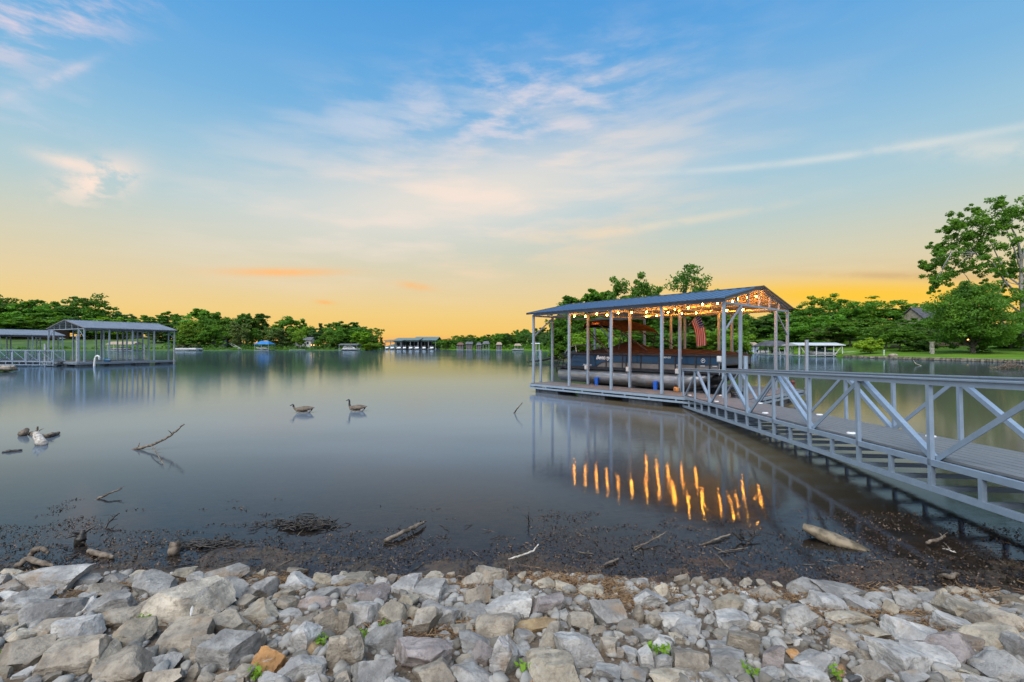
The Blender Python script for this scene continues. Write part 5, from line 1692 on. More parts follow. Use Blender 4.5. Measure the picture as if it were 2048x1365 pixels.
gangway("small white gangway from the white framed dock to the right lawn", P(1688, 93, .05), math.atan2(-.42, 1), .02, 7, .95, 1.0, white_paint, htop=.9, hdeck=.3, pw=.05)
# cars by the house
def car(label, base, rz, paint):
    t = thing('parked_car', label, 'car', base, rz, 'cars parked by the gabled house')
    b = MB(); b.prism([(-2.2, .45), (2.15, .4), (2.2, .75), (1.2, .95), (-2.1, 1.0), (-2.25, .75)], -.85, .85, 1); b.build('body', paint, t, .05)
    b = MB(); b.prism([(-1.9, .98), (1.0, .95), (.35, 1.45), (-1.3, 1.48)], -.74, .74, 1); b.build('cabin', glass_d, t, .04)
    b = MB(); b.box((-.5, 0, 1.485), (1.6, 1.36, .05)); b.build('car_roof', paint, t)
    for x in (-1.35, 1.35):
        for y in (-.8, .8): MB().tube([(x, y - .1, .33), (x, y + .1, .33)], .33, 14).build('wheel', blackm, t)
    for y in (-.6, .6): MB().box((2.19, y, .66), (.04, .3, .14)).build('headlight', white_paint, t)
car("silver blue car parked between the house and the dark lawn shrub", LZ(right_land, 1831, 36), .2, speckled("silver_blue_paint", (.30, .36, .44), (.36, .42, .50), .5, .25, .5))
car("white car parked farther left below the gabled house", LZ(right_land, 1786, 36), .1, white_paint)
car("white car parked beside the brick house above the left docks", LZ(left_land, 120, 34), .1, white_paint)
for px, inl, r, lab in ((1786, .5, .6, "pale shoreline boulder on the right lawn edge"), (1806, 14, .5, "pale flat boulder in the grass of the right lawn"), (1790, 24, .8, "low pale rock ledge in front of the white car")):
    c = LZ(right_land, px, inl)
    o = MB().ball((0, 0, .25 * r), r, 9, 6, (1.3, .8, .5)).build('boulder', stone_w); o.location = c
    tag(o, lab, 'boulder')

# ------------------------------------------------------------------ riprap rocks along the near bank
ICO = {}
def ico(n):
    if n not in ICO:
        bm = bmesh.new()
        bmesh.ops.create_icosphere(bm, subdivisions=n, radius=1.0)
        bm.verts.ensure_lookup_table()
        ICO[n] = (np.array([v.co[:] for v in bm.verts]), np.array([[v.index for v in f.verts] for f in bm.faces]))
        bm.free()
    return ICO[n]
def rock_mesh(seed, n=4, nplanes=9, rough=.03, blocky=.5):
    rng = np.random.default_rng(seed)
    v, f = ico(n)
    v = v * 1.0
    # a rough block first: strong cuts along three skewed axes, then random chips
    ax = np.eye(3) + rng.normal(size=(3, 3)) * .34
    pl = []
    for a in ax:
        a = a / np.linalg.norm(a)
        for s in (1, -1):
            pl.append((a * s, rng.uniform(.38, .58) if rng.random() < blocky else rng.uniform(.52, .8)))
    for _ in range(nplanes):
        a = rng.normal(size=3); a /= np.linalg.norm(a)
        pl.append((a, rng.uniform(.50, .80)))
    for _ in range(2):
        for a, d in pl:
            s = v @ a
            m = s > d
            v[m] -= np.outer(s[m] - d, a)
    # surface relief: broken ledges and pits
    ph = rng.uniform(0, 10, 3)
    bd = rng.normal(size=3); bd /= np.linalg.norm(bd)
    nz = np.array([mnoise.fractal(Vector(p * 2.6 + ph), .9, 2.1, 5) for p in v])
    led = np.array([mnoise.noise(Vector(p * 3.1 + ph + 5)) for p in v]) * .9 + (v @ bd) * 4.5
    led = np.floor(led) - led + .5
    v = v * (1 + rough * nz + .022 * led)[:, None]
    v -= (v.max(0) + v.min(0)) / 2
    v /= (v.max(0) - v.min(0)) / 2
    me = np_mesh("rock", v, f, True)
    me.set_sharp_from_angle(angle=R(24))
    return me
def rockfn(t, o):
    oi = t.n('ShaderNodeObjectInfo')
    p = world_pos(t)
    off = t.n('ShaderNodeCombineXYZ')
    t.put(off.inputs[0], t.math('MULTIPLY', oi.outputs['Random'], 37.0)); t.put(off.inputs[1], t.math('MULTIPLY', oi.outputs['Random'], 91.0))
    q = t.vmath('ADD', p, off.outputs[0])
    base = oi.outputs['Color']
    n1 = t.noise(q, 5, 6, .65, .4)
    n2 = t.noise(q, 22, 6, .65)
    n3 = t.noise(q, 90, 4, .6)
    st = t.noise(q, 3.2, 5, .6, .8)
    vein = t.noise(t.mapping(q, rot=(.4, .6, .3), scale=(1, 1, 5)), 7, 6, .7)
    c = t.mix(t.smooth(n1, .34, .66), t.mix(1.0, base, (.66, .65, .65), 'MULTIPLY'), t.mix(1.0, base, (1.28, 1.26, 1.22), 'MULTIPLY'))
    c = t.mix(t.smooth(n2, .48, .68, 0, .7), c, t.mix(1.0, base, (.48, .45, .42), 'MULTIPLY'))
    c = t.mix(t.smooth(vein, .60, .70, 0, .55), c, (.50, .49, .47))
    c = t.mix(t.smooth(st, .56, .72, 0, .55), c, (.27, .17, .08))
    c = t.mix(t.smooth(n3, .62, .75, 0, .4), c, (.52, .51, .49))
    h = t.math('ADD', t.math('ADD', t.math('MULTIPLY', n2, .7), t.math('MULTIPLY', n3, .25)), t.math('MULTIPLY', vein, .5))
    pbr(t, o, c, .82, 0, t.bump(h, .9, .022), .3)
rock_m = mat("limestone_riprap", rockfn)
TONES = {'g': ((.298, .290, .275), 'grey'), 'w': ((.42, .411, .392), 'pale grey'), 't': ((.39, .345, .27), 'tan'), 'b': ((.325, .285, .23), 'brownish'), 'd': ((.185, .185, .19), 'dark grey'),
         'p': ((.285, .25, .238), 'pinkish grey'), 'c': ((.43, .385, .315), 'cream'), 'o': ((.36, .21, .11), 'orange brown'), 'O': ((.46, .25, .10), 'bright orange'), 'T': ((.40, .29, .16), 'tan orange'), 'W': ((.34, .33, .32), 'mottled'),
         'B': ((.19, .155, .11), 'dark brown')}
ROCKS = {0: [(300, 235, 370, 150, 'w'), (60, 310, 170, 50, 'w'), (520, 230, 150, 110, 'g'), (50, 185, 120, 45, 't'), (12, 228, 60, 85, 'g'), (70, 270, 150, 70, 'g'), (85, 215, 100, 40, 'w'), (175, 350, 240, 140, 'g'), (320, 405, 310, 165, 'g'),
  (60, 410, 150, 40, 'g'), (90, 465, 160, 70, 't'), (95, 508, 70, 40, 't'), (130, 555, 140, 90, 't'), (285, 510, 180, 120, 'b'), (380, 503, 150, 100, 'w'), (475, 525, 260, 160, 'w'), (172, 655, 270, 190, 'b'), (455, 665, 360, 235, 'b'),
  (600, 690, 240, 180, 't'), (750, 735, 330, 210, 'b'), (775, 530, 290, 150, 't'), (725, 450, 240, 110, 'b'), (655, 375, 240, 140, 'g'), (540, 380, 110, 100, 'w'), (635, 290, 180, 80, 'b'), (500, 325, 110, 60, 'w'), (680, 220, 130, 85, 'g'),
  (800, 195, 90, 50, 't'), (900, 270, 330, 140, 'g'), (845, 375, 150, 110, 'b'), (1060, 190, 150, 95, 't'), (1160, 225, 130, 70, 'g'), (1300, 205, 230, 100, 'g'), (1090, 372, 430, 235, 'c'), (1360, 285, 190, 130, 'g'), (1345, 392, 90, 70, 'b'),
  (1430, 355, 110, 80, 'b'), (1550, 285, 150, 140, 'g'), (1660, 310, 110, 70, 'b'), (1500, 360, 100, 55, 'g'), (1760, 245, 170, 120, 'w'), (1740, 170, 110, 50, 'b'), (1890, 220, 120, 90, 't'), (1890, 320, 150, 95, 'g'), (2005, 290, 130, 80, 'g'),
  (1990, 235, 110, 80, 'g'), (1530, 425, 220, 125, 't'), (1690, 370, 140, 90, 'b'), (1350, 500, 190, 165, 'b'), (1100, 570, 290, 190, 'b'), (1190, 635, 220, 190, 'b'), (1345, 650, 260, 210, 'g'), (1515, 580, 100, 140, 'b'), (1690, 430, 170, 65, 'g'),
  (1860, 360, 200, 55, 'p'), (1935, 460, 170, 180, 'b'), (1785, 480, 150, 90, 'b'), (1775, 575, 190, 190, 'w'), (1840, 632, 110, 90, 'T'), (1570, 712, 190, 200, 'O'), (1785, 740, 230, 160, 'w'), (1985, 660, 160, 250, 'b'), (938, 722, 190, 110, 'g'),
  (960, 795, 240, 120, 'b'), (1140, 770, 70, 110, 'b'), (1215, 792, 110, 85, 'b'), (1345, 805, 190, 75, 'b'), (20, 770, 60, 80, 't'), (1590, 812, 190, 70, 'w'), (1830, 820, 120, 60, 'w'), (2015, 805, 90, 75, 'b'), (60, 650, 110, 60, 'g'), (300, 575, 70, 50, 'g'),
  (1435, 780, 130, 85, 'b'), (60, 560, 60, 60, 'g'), (580, 830, 120, 60, 'b'), (300, 800, 130, 60, 'b')],
 680: [(90, 225, 190, 80, 't'), (25, 190, 60, 50, 't'), (75, 282, 160, 80, 'd'), (190, 320, 175, 120, 'p'), (240, 245, 110, 100, 'w'), (300, 232, 60, 100, 'g'), (425, 200, 110, 45, 'w'), (545, 205, 130, 50, 't'), (390, 270, 160, 85, 'w'), (530, 300, 180, 105, 'g'),
  (565, 240, 170, 55, 't'), (785, 232, 140, 85, 'b'), (890, 200, 190, 105, 'b'), (948, 280, 120, 115, 'g'), (805, 322, 150, 140, 'b'), (660, 280, 90, 50, 'g'), (655, 348, 90, 50, 'g'), (722, 292, 60, 40, 'w'), (390, 345, 130, 90, 't'), (42, 365, 100, 85, 'b'),
  (150, 435, 200, 165, 'w'), (305, 430, 160, 165, 't'), (32, 470, 90, 150, 'b'), (490, 480, 180, 175, 'b'), (425, 420, 80, 90, 't'), (630, 450, 130, 150, 'g'), (540, 382, 140, 65, 'g'), (785, 432, 200, 85, 'g'), (985, 400, 270, 125, 'w'), (1205, 375, 190, 145, 'p'),
  (1130, 290, 110, 30, 'w'), (1205, 245, 120, 48, 't'), (1312, 265, 120, 48, 't'), (1490, 290, 180, 75, 't'), (1642, 243, 80, 36, 't'), (1580, 425, 220, 205, 'g'), (1408, 465, 140, 125, 'b'), (1318, 432, 90, 70, 'g'), (1145, 490, 240, 80, 'T'), (1240, 575, 180, 165, 'b'),
  (1398, 640, 240, 230, 'w'), (900, 510, 240, 140, 'b'), (715, 515, 140, 95, 'b'), (255, 585, 220, 185, 'g'), (60, 650, 190, 250, 'b'), (480, 665, 340, 205, 'p'), (780, 600, 210, 105, 'g'), (830, 675, 120, 135, 'p'), (610, 545, 70, 58, 'g'), (658, 587, 80, 48, 'w'),
  (1075, 555, 110, 78, 'g'), (1045, 640, 130, 98, 'g'), (965, 695, 180, 270, 'W'), (1240, 765, 310, 180, 't'), (785, 790, 280, 140, 'g'), (560, 790, 260, 160, 'b'), (180, 775, 290, 170, 'g'), (722, 697, 110, 65, 'b'), (1105, 818, 58, 50, 'O'), (1090, 712, 90, 48, 'b'),
  (320, 818, 170, 60, 'g'), (1690, 500, 150, 70, 'b'), (1735, 430, 75, 125, 'b'), (1812, 335, 200, 130, 'w'), (1892, 308, 80, 115, 't'), (1850, 458, 125, 115, 'b'), (1990, 395, 150, 120, 'g'), (1965, 475, 170, 120, 'w'), (1788, 555, 130, 125, 'w'), (1890, 602, 140, 85, 'w'),
  (1708, 655, 100, 85, 'w'), (1790, 690, 90, 130, 'w'), (1885, 708, 100, 95, 'w'), (1995, 690, 120, 130, 'b'), (1550, 770, 190, 135, 'g'), (1700, 785, 170, 105, 'g'), (1940, 805, 250, 100, 't'), (1435, 775, 80, 75, 'b'), (1500, 510, 100, 65, 'b'), (1300, 487, 70, 48, 'g'),
  (1420, 825, 120, 50, 'w'), (1570, 622, 110, 115, 'b'), (1642, 650, 60, 85, 'g'), (1698, 565, 80, 58, 'g'), (1965, 562, 80, 58, 't'), (1680, 620, 40, 30, 't')],
 1348: [(180, 372, 90, 85, 'g'), (310, 375, 160, 105, 't'), (445, 392, 90, 115, 'w'), (540, 312, 150, 75, 'b'), (350, 327, 80, 38, 't'), (762, 275, 170, 105, 'g'), (970, 290, 260, 135, 'g'), (905, 365, 190, 120, 'w'), (792, 362, 110, 65, 'w'), (720, 445, 200, 200, 'g'),
  (842, 472, 80, 95, 'b'), (1025, 445, 290, 95, 't'), (1115, 377, 170, 90, 'w'), (1190, 325, 170, 65, 'g'), (1272, 402, 95, 115, 't'), (1370, 350, 170, 105, 'g'), (1480, 340, 120, 75, 'g'), (1690, 402, 210, 115, 't'), (1860, 382, 120, 38, 'b'), (1960, 352, 190, 55, 'B'),
  (1910, 482, 290, 140, 'b'), (1890, 418, 200, 50, 'w'), (1835, 582, 280, 170, 't'), (1645, 482, 200, 115, 'w'), (1520, 452, 100, 75, 'g'), (1390, 532, 230, 145, 'w'), (1380, 455, 200, 60, 'w'), (1650, 600, 250, 140, 'd'), (1590, 655, 280, 160, 'p'), (1480, 678, 220, 180, 'w'),
  (1345, 700, 300, 185, 'w'), (985, 592, 180, 105, 'b'), (1170, 537, 150, 75, 't'), (340, 468, 210, 105, 'w'), (75, 500, 160, 120, 'w'), (405, 615, 190, 200, 'b'), (265, 627, 150, 85, 'w'), (95, 695, 220, 135, 'b'), (335, 722, 250, 145, 'g'), (587, 705, 150, 190, 'p'),
  (830, 720, 210, 180, 'w'), (775, 795, 220, 85, 'w'), (540, 795, 140, 95, 'g'), (700, 657, 68, 62, 'O'), (965, 752, 120, 60, 'o'), (1160, 775, 180, 145, 'b'), (1390, 808, 200, 75, 'g'), (1910, 740, 240, 180, 'g'), (1995, 632, 120, 165, 'g'), (1620, 805, 180, 75, 'b'), (1740, 778, 130, 65, 't'),
  (1800, 828, 210, 50, 'g'), (1050, 798, 80, 68, 'd'), (955, 650, 140, 45, 'w'), (85, 805, 170, 80, 'b'), (255, 805, 220, 75, 'g'), (600, 532, 80, 55, 'b'), (712, 580, 80, 55, 'w'), (642, 582, 85, 38, 'b'), (562, 577, 70, 38, 'g'), (702, 532, 85, 38, 'b'), (782, 577, 80, 48, 'g'),
  (290, 547, 110, 65, 'b'), (1130, 662, 110, 65, 'b'), (890, 522, 110, 55, 'w'), (962, 502, 70, 40, 'b'), (1082, 507, 100, 48, 'b'), (1040, 540, 60, 40, 'b'), (20, 562, 90, 65, 'b'), (592, 392, 90, 55, 'b'), (1265, 520, 60, 45, 'w'), (1840, 690, 60, 50, 'g')]}
LANDMARKS = {(0, 1090, 372): "the big cream slab rock", (0, 1570, 712): "the bright orange rock", (0, 300, 235): "the big flat pale slab", (680, 480, 665): "the big pinkish grey rock", (680, 965, 695): "the mottled upright rock",
             (680, 1580, 425): "the heart shaped grey rock", (1348, 720, 445): "the pointed grey rock", (1348, 1650, 600): "the dark blue grey rock", (1348, 700, 657): "the small round orange stone", (680, 1145, 490): "the tan orange bar rock",
             (1348, 1910, 740): "the large grey corner rock"}
SHORT = 1
LM_LABEL = {"the big cream slab rock": "largest cream coloured slab rock with a flat top on the bank", "the bright orange rock": "bright orange stained rock with a pale top on the bank", "the big flat pale slab": "big flat pale grey slab at the water edge of the bank",
            "the big pinkish grey rock": "big pinkish grey rock among the middle rocks of the bank", "the mottled upright rock": "tall upright rock with mottled white and dark patches", "the heart shaped grey rock": "rounded heart shaped grey rock near the straw at the water edge",
            "the pointed grey rock": "large pointed blue grey rock standing near the water edge", "the dark blue grey rock": "smooth dark blue grey rock lying between pale ones", "the small round orange stone": "small round orange stone lying on gravel among grey rocks",
            "the tan orange bar rock": "long tan orange bar shaped rock near the straw", "the large grey corner rock": "large grey rock in the lower right corner of the bank"}
rr_ = random.Random(21)
def place_rock(px, py, w, h, tone, seed):
    """px py centre and w h size in photo pixels"""
    # ground hit of the ray through the lower part of the rock
    d = 2.0
    lo_, hi_ = 1.2, 6.5
    pyb = py + h * .22
    for _ in range(40):
        mid = (lo_ + hi_) / 2
        x = (px - HX) / FPX * mid
        ray = CAMZ - (pyb - HY) / FPX * mid
        if ray > bank_z(x, mid): lo_ = mid
        else: hi_ = mid
    d = lo_
    wm = w * d / FPX * 1.06; vm = h * d / FPX * 1.0
    e = math.atan2(CAMZ - bank_z((px - HX) / FPX * d, d), d)
    ry = min(wm * .5 * rr_.uniform(.75, 1.0), vm / 2 / math.sin(e) * .85)
    rz = math.sqrt(max((vm / 2) ** 2 - (ry * math.sin(e)) ** 2, (vm * .16) ** 2)) / math.cos(e)
    rz = min(max(rz, wm * min(max(.5 * h / w, .13), .30)), wm * .8)
    dd = d + ry * .15
    c = P(px, dd, CAMZ - (py - HY) / FPX * dd)
    gz = bank_z(c.x, c.y)
    c.z = min(max(c.z, gz + rz * .15), gz + rz * .85)
    big = w > 70
    me = rock_mesh(seed, 5 if w > 60 else 4 if w > 26 else 3, rr_.choice([5, 7, 9]), .075, .6)
    o = link('rock', me, rock_m)
    o.location = c
    o.rotation_euler = (rr_.uniform(-.22, .22), rr_.uniform(-.22, .22), rr_.choice([0, PI]) + rr_.uniform(-.28, .28))
    o.scale = (wm / 2 * 1.02, ry, rz)
    col, word = TONES[tone]
    k = rr_.uniform(.78, 1.08)
    o.color = (col[0] * k, col[1] * k, col[2] * k, 1)
    tag(o, None, 'rock', 'riprap rocks on the near bank')
    size = 'big' if w > 78 else 'medium' if w > 45 else 'small'
    shape = 'flat' if h < w * .52 else 'upright' if h > w * 1.05 else 'blocky'
    return o, px, py, f"{size} {word} {shape} rock"
allr, lm_pts, occ = [], [], []
sc_ = 700 / 2048
seed = 1000
for x0, L in ROCKS.items():
    for cx, cy, w, h, tone in L:
        seed += 1
        px, py, pw_, ph_ = x0 + cx * sc_, 1086 + cy * sc_, w * sc_, h * sc_
        it = place_rock(px, py, pw_, ph_, tone, seed)
        key = LANDMARKS.get((x0, cx, cy))
        if key:
            it[0]['label'] = LM_LABEL[key]; lm_pts.append((px, py, key))
        else:
            allr.append(it)
        occ.append((px, py, pw_, ph_))
# smaller stones between them
tries = 0
while len(occ) < 296 and tries < 20000:
    tries += 1
    px = rr_.uniform(-20, 2068); py = rr_.uniform(1150 + max(0, px - 1000) * .035, 1375)
    w = rr_.uniform(16, 40) * (.8 + (py - 1150) / 400); h = w * rr_.uniform(.5, .9)
    if any(abs(px - a) < (w + c) * .46 and abs(py - b_) < (h + d_) * .46 for a, b_, c, d_ in occ):
        continue
    seed += 1
    it = place_rock(px, py, w, h, rr_.choice('gwtbbgwt'), seed)
    allr.append(it); occ.append((px, py, w, h))
name_many(allr, lm_pts, True)
print("rocks", len(occ))
# gravel and chips between the rocks: past counting
rng = np.random.default_rng(5)
v0, f0 = ico(1)
VS, FS = [], []
nst = 0
for _ in range(5200):
    x, y = rng.uniform(-5.2, 5.2), rng.uniform(1.9, 4.0)
    if y > y_water(x) - .03: continue
    if abs(x) > 1.25 * y: continue
    r = .008 + .022 * rng.random() ** 2.5
    v = v0 * r * np.array([1, rng.uniform(.6, 1), rng.uniform(.4, .8)])
    a = rng.uniform(0, 6.28); ca, sa = math.cos(a), math.sin(a)
    v = v @ np.array([[ca, sa, 0], [-sa, ca, 0], [0, 0, 1]])
    v = v * (1 + .25 * rng.normal(size=(len(v), 1)) * .5) + np.array([x, y, bank_z(x, y) + r * .25])
    VS.append(v); FS.append(f0 + nst * len(v0)); nst += 1
o = link('gravel', np_mesh('gravel', np.concatenate(VS), np.concatenate(FS)), speckled("gravel_stone", (.13, .115, .09), (.36, .34, .31), 14, .85))
tag(o, kind='stuff')
VS, FS = [], []
nst = 0
v0, f0 = ico(2)
for _ in range(1500):
    y = rng.uniform(2.0, 3.95); x = rng.uniform(-1.2, 1.2) * y
    if y > y_water(x) - .06: continue
    r = .022 + .034 * rng.random() ** 1.6
    v = v0.copy()
    for __ in range(9):
        a = rng.normal(size=3); a /= np.linalg.norm(a)
        q_ = v @ a; m_ = q_ > .6
        v[m_] -= np.outer(q_[m_] - rng.uniform(.5, .75), a)
    v = v * r * np.array([1.25, rng.uniform(.75, 1), rng.uniform(.6, .9)])
    a = rng.uniform(0, 6.28); ca, sa = math.cos(a), math.sin(a)
    v = v @ np.array([[ca, sa, 0], [-sa, ca, 0], [0, 0, 1]]) + np.array([x, y, bank_z(x, y) + r * .3])
    VS.append(v); FS.append(f0 + nst * len(v0)); nst += 1
o = link('rubble', np_mesh('rubble', np.concatenate(VS), np.concatenate(FS)), speckled("rubble_stone", (.15, .135, .11), (.34, .325, .295), 5, .85, 0, .6, 60, .38, .62))
tag(o, kind='stuff')
# straw and wood chips washed between the rocks
VS, FS = [], []
k = 0
def straw(x, y, z, L, w, a, tilt):
    global k
    dx_, dy_ = math.cos(a) * L / 2, math.sin(a) * L / 2
    nx_, ny_ = -math.sin(a) * w / 2, math.cos(a) * w / 2
    t_ = math.sin(tilt) * L / 2
    VS.append(np.array([(x - dx_ - nx_, y - dy_ - ny_, z - t_), (x - dx_ + nx_, y - dy_ + ny_, z - t_), (x + dx_ + nx_, y + dy_ + ny_, z + t_), (x + dx_ - nx_, y + dy_ - ny_, z + t_),
                        (x - dx_, y - dy_, z - t_ + w * .7), (x + dx_, y + dy_, z + t_ + w * .7)]))
    FS.append(np.array([(0, 3, 5, 4), (1, 4, 5, 2), (0, 1, 2, 3)]) + 6 * k); k += 1
cl = [(rng.uniform(-4.5, 4.5), rng.uniform(.05, 1.1)) for _ in range(46)] + [(.28, .25), (.5, .2), (.75, .3), (.9, .22), (1.15, .35), (-1.9, .1), (-.6, .1), (2.1, .3), (1.75, .35), (-4.0, .2)] * 2
for cx_, off in cl:
    n_ = int(rng.uniform(40, 130))
    for _ in range(n_):
        x = cx_ + rng.normal() * .14
        y = y_water(cx_) - off + rng.normal() * .07
        straw(x, y, bank_z(x, y) + rng.uniform(.004, .035), rng.uniform(.02, .11), rng.uniform(.002, .007), rng.uniform(0, 6.28), rng.uniform(-.35, .35))
o = link('straw', np_mesh('straw', np.concatenate(VS), np.concatenate(FS)), speckled("dry_straw", (.13, .065, .028), (.34, .22, .11), 30, .85))
tag(o, kind='stuff')

# ------------------------------------------------------------------ wet leaf litter on the mud
VS, FS = [], []
k = 0
n_leaf = 0
while n_leaf < 26000:
    x = rng.uniform(-5.8, 6.5); s_ = rng.random() ** 1.25 * 2.0
    y = y_water(x) + .01 + s_
    cl_ = mnoise.noise((x * .8, y * 1.5, 3.3)) * .75 + mnoise.noise((x * 3.0, y * 6.5, 8.3)) * .75
    fade = 1.0 - s_ / 1.7 + (.35 if x > 2.2 else 0) + (.15 if .2 < x < 2 else 0)
    if cl_ + fade * .85 < .42 + rng.random() * .22:
        continue
    n_leaf += 1
    z = max(bank_z(x, y), -.001) + rng.uniform(.001, .012)
    r = .004 + .013 * rng.random() ** 1.6
    a = rng.uniform(0, 6.28)
    nrm = np.array([rng.normal() * .55, rng.normal() * .55, 1.0]); nrm /= np.linalg.norm(nrm)
    t1 = np.cross(nrm, [math.cos(a), math.sin(a), 0]); t1 /= np.linalg.norm(t1); t2 = np.cross(nrm, t1)
    c = np.array([x, y, z])
    VS.append(np.array([c - t1 * r, c - t2 * r * .5 - nrm * r * .25, c + t1 * r * rng.uniform(.6, 1.4), c + t2 * r * .5 - nrm * r * .25])); FS.append(np.array([(0, 1, 2, 3)]) + 4 * k); k += 1
def litterfn(t, o):
    p = world_pos(t)
    n = t.noise(p, 60, 2, .5)
    n2 = t.noise(p, 1.4, 4, .6)
    c = t.mix(t.smooth(n, .35, .65), (.012, .010, .009), (.060, .042, .028))
    c = t.mix(t.math('MULTIPLY', t.smooth(n, .45, .65), t.smooth(n2, .38, .6)), c, (.19, .105, .05))
    pbr(t, o, c, .45, 0, None, .4)
o = link('leaf_litter', np_mesh('leaf_litter', np.concatenate(VS), np.concatenate(FS)), mat("wet_leaf_litter", litterfn))
tag(o, kind='stuff')

# ------------------------------------------------------------------ branches, driftwood, twigs
def WP(px, py, z=0.0):
    """point at height z seen at photo pixel px py"""
    d = FPX * (CAMZ - z) / (py - HY)
    return P(px, d, z)
def branch(name, label, pts, radii, m, cat='branch', group=None, twigs=0, seed=0, n=8):
    t = pts[0].copy()
    rnd = random.Random(seed)
    b = MB()
    # subdivide with a little crookedness
    q = []; rq = []
    for i in range(len(pts) - 1):
        for s in range(5):
            f = s / 5
            j = Vector((rnd.uniform(-1, 1), rnd.uniform(-1, 1), rnd.uniform(-1, 1))) * min(radii[i] * .5, .009) * (s > 0)
            q.append(pts[i].lerp(pts[i + 1], f) - t + j); rq.append((radii[i] + (radii[i + 1] - radii[i]) * f) * rnd.uniform(.88, 1.12))
    q.append(pts[-1] - t); rq.append(radii[-1])
    b.tube(q, rq, n)
    for _ in range(twigs):
        i = rnd.randrange(2, len(q) - 1)
        dv = Vector((rnd.uniform(-1, 1), rnd.uniform(-1, 1), rnd.uniform(-.1, 1))).normalized() * rnd.uniform(.03, .14)
        b.tube([q[i], q[i] + dv * .5 + Vector((0, 0, .01)), q[i] + dv], [rq[i] * .5, rq[i] * .35, rq[i] * .12], 5)
    o = b.build(name, m)
    o.location = t
    return tag(o, label, cat, group)
D0 = Vector
branch('branch', "long bare branch rising out of the calm water and leaning right", [WP(262, 902, -.03), P(300, 8.82, .085), P(330, 8.88, .20), P(352, 8.95, .335), P(369, 9.0, .475)], [.030, .026, .022, .018, .010], drift, twigs=3, seed=1)
branch('branch', "thin twiggy branch arching down from the long bare branch into the water", [P(302, 8.75, .10), P(309, 8.4, .09), P(318, 8.0, .055), P(330, 7.66, -.01)], [.010, .009, .008, .006], drift, twigs=7, seed=2)
branch('branch', "short grey stick poking from the water below the long bare branch", [WP(190, 1001, -.02), P(212, 6.0, .045), P(243, 6.15, .085)], [.016, .013, .008], drift, seed=3, twigs=1)
branch('branch', "short stick standing from open water in front of the covered dock", [WP(1027, 829, -.05), P(1034, 13.5, .16), P(1045, 13.5, .345)], [.022, .018, .010], drift, seed=4)
branch('branch', "dark forked twig poking from the water beyond the mud at the left", [WP(205, 1062, -.02), P(222, 5.1, .06), P(239, 5.2, .10)], [.012, .010, .006], wetwood, twigs=4, seed=5)
branch('branch', "thin dead twig standing upright in the shallow water", [WP(1058, 1050, -.03), P(1057, 5.12, .07), P(1058, 5.12, .145)], [.006, .005, .003], wetwood, twigs=5, seed=6, n=6)
branch('driftwood_log', "pale peeled driftwood log floating at the left and pointing at the viewer", [WP(88, 893, -.03), P(84, 9.25, .05), P(76, 9.45, .13), P(72, 9.5, .20)], [.075, .085, .075, .05], driftpale, cat='driftwood', seed=7, n=12, twigs=1)
branch('driftwood_log', "dark driftwood limb lying crosswise behind the pale peeled log", [WP(62, 868, .0), P(80, 9.9, .05), P(96, 10.0, .05), WP(117, 866, .035)], [.055, .05, .045, .035], drift, cat='driftwood', seed=8, n=10, twigs=2)
branch('driftwood_log', "thick broken stub of wood standing left of the pale peeled log", [WP(44, 873, -.05), P(47, 10.2, .06), P(54, 10.3, .13)], [.07, .075, .045], drift, cat='driftwood', seed=9, n=10)
branch('branch', "upright broken stick behind the pale peeled log", [P(73, 9.7, .0), P(73, 9.7, .15), P(76, 9.7, .30)], [.03, .025, .014], drift, seed=10, twigs=2)
branch('driftwood_log', "low dark waterlogged limb barely showing at the left edge", [WP(4, 905, .01), WP(20, 903, .015), WP(44, 902, .0)], [.02, .035, .025], wetwood, cat='driftwood', seed=11)
branch('driftwood_log', "rotten tan log lying across the mud beside the brush pile", [WP(768, 1083, .02), WP(800, 1068, .05), WP(836, 1050, .05), WP(852, 1043, .03)], [.018, .024, .020, .008], drift, cat='driftwood', seed=12, n=10, twigs=3)
branch('branch', "curved bleached stick on the mud in the middle of the shore", [WP(1016, 1119, .01), WP(1040, 1112, .03), WP(1066, 1103, .05), WP(1077, 1089, .09)], [.008, .009, .008, .005], driftpale, seed=13)
branch('branch', "forked grey branch half sunk in the mud near the light reflections", [WP(1268, 1096, .0), WP(1290, 1088, .03), WP(1318, 1073, .05), WP(1333, 1063, .08)], [.008, .008, .007, .004], drift, seed=14, twigs=6)
branch('branch', "thick tan branch lying in the shallows below the light reflections", [WP(1404, 1090, .0), WP(1430, 1080, .02), WP(1460, 1069, .02)], [.010, .012, .008], drift, seed=15, twigs=1)
branch('branch', "straight tan cane lying flat on the muddy water", [WP(1437, 1105, .012), WP(1466, 1100, .012), WP(1495, 1096, .012)], [.005, .005, .004], drift, seed=16)
branch('branch', "short mossy stick on the mud above the middle rocks", [WP(1207, 1131, .015), WP(1222, 1124, .02), WP(1237, 1117, .015)], [.008, .011, .008], drift, seed=17)
branch('branch', "tangled dark branch with side twigs beside the thick tan branch", [WP(1463, 1064, .10), WP(1480, 1078, .03), WP(1496, 1082, .02), WP(1520, 1066, .06)], [.006, .012, .012, .006], wetwood, seed=18, twigs=8)
branch('driftwood_log', "round pale log end standing in the wet mud", [WP(349, 1112, -.02), P(350, 4.40, .055), P(349, 4.42, .10)], [.048, .052, .045], drift, cat='driftwood', seed=19, n=12)
branch('driftwood_log', "black rotten stump standing in the shallows at the left", [WP(160, 1092, -.02), P(162, 4.62, .05), P(166, 4.65, .12)], [.04, .05, .025], wetwood, cat='driftwood', seed=20, n=10, twigs=5)
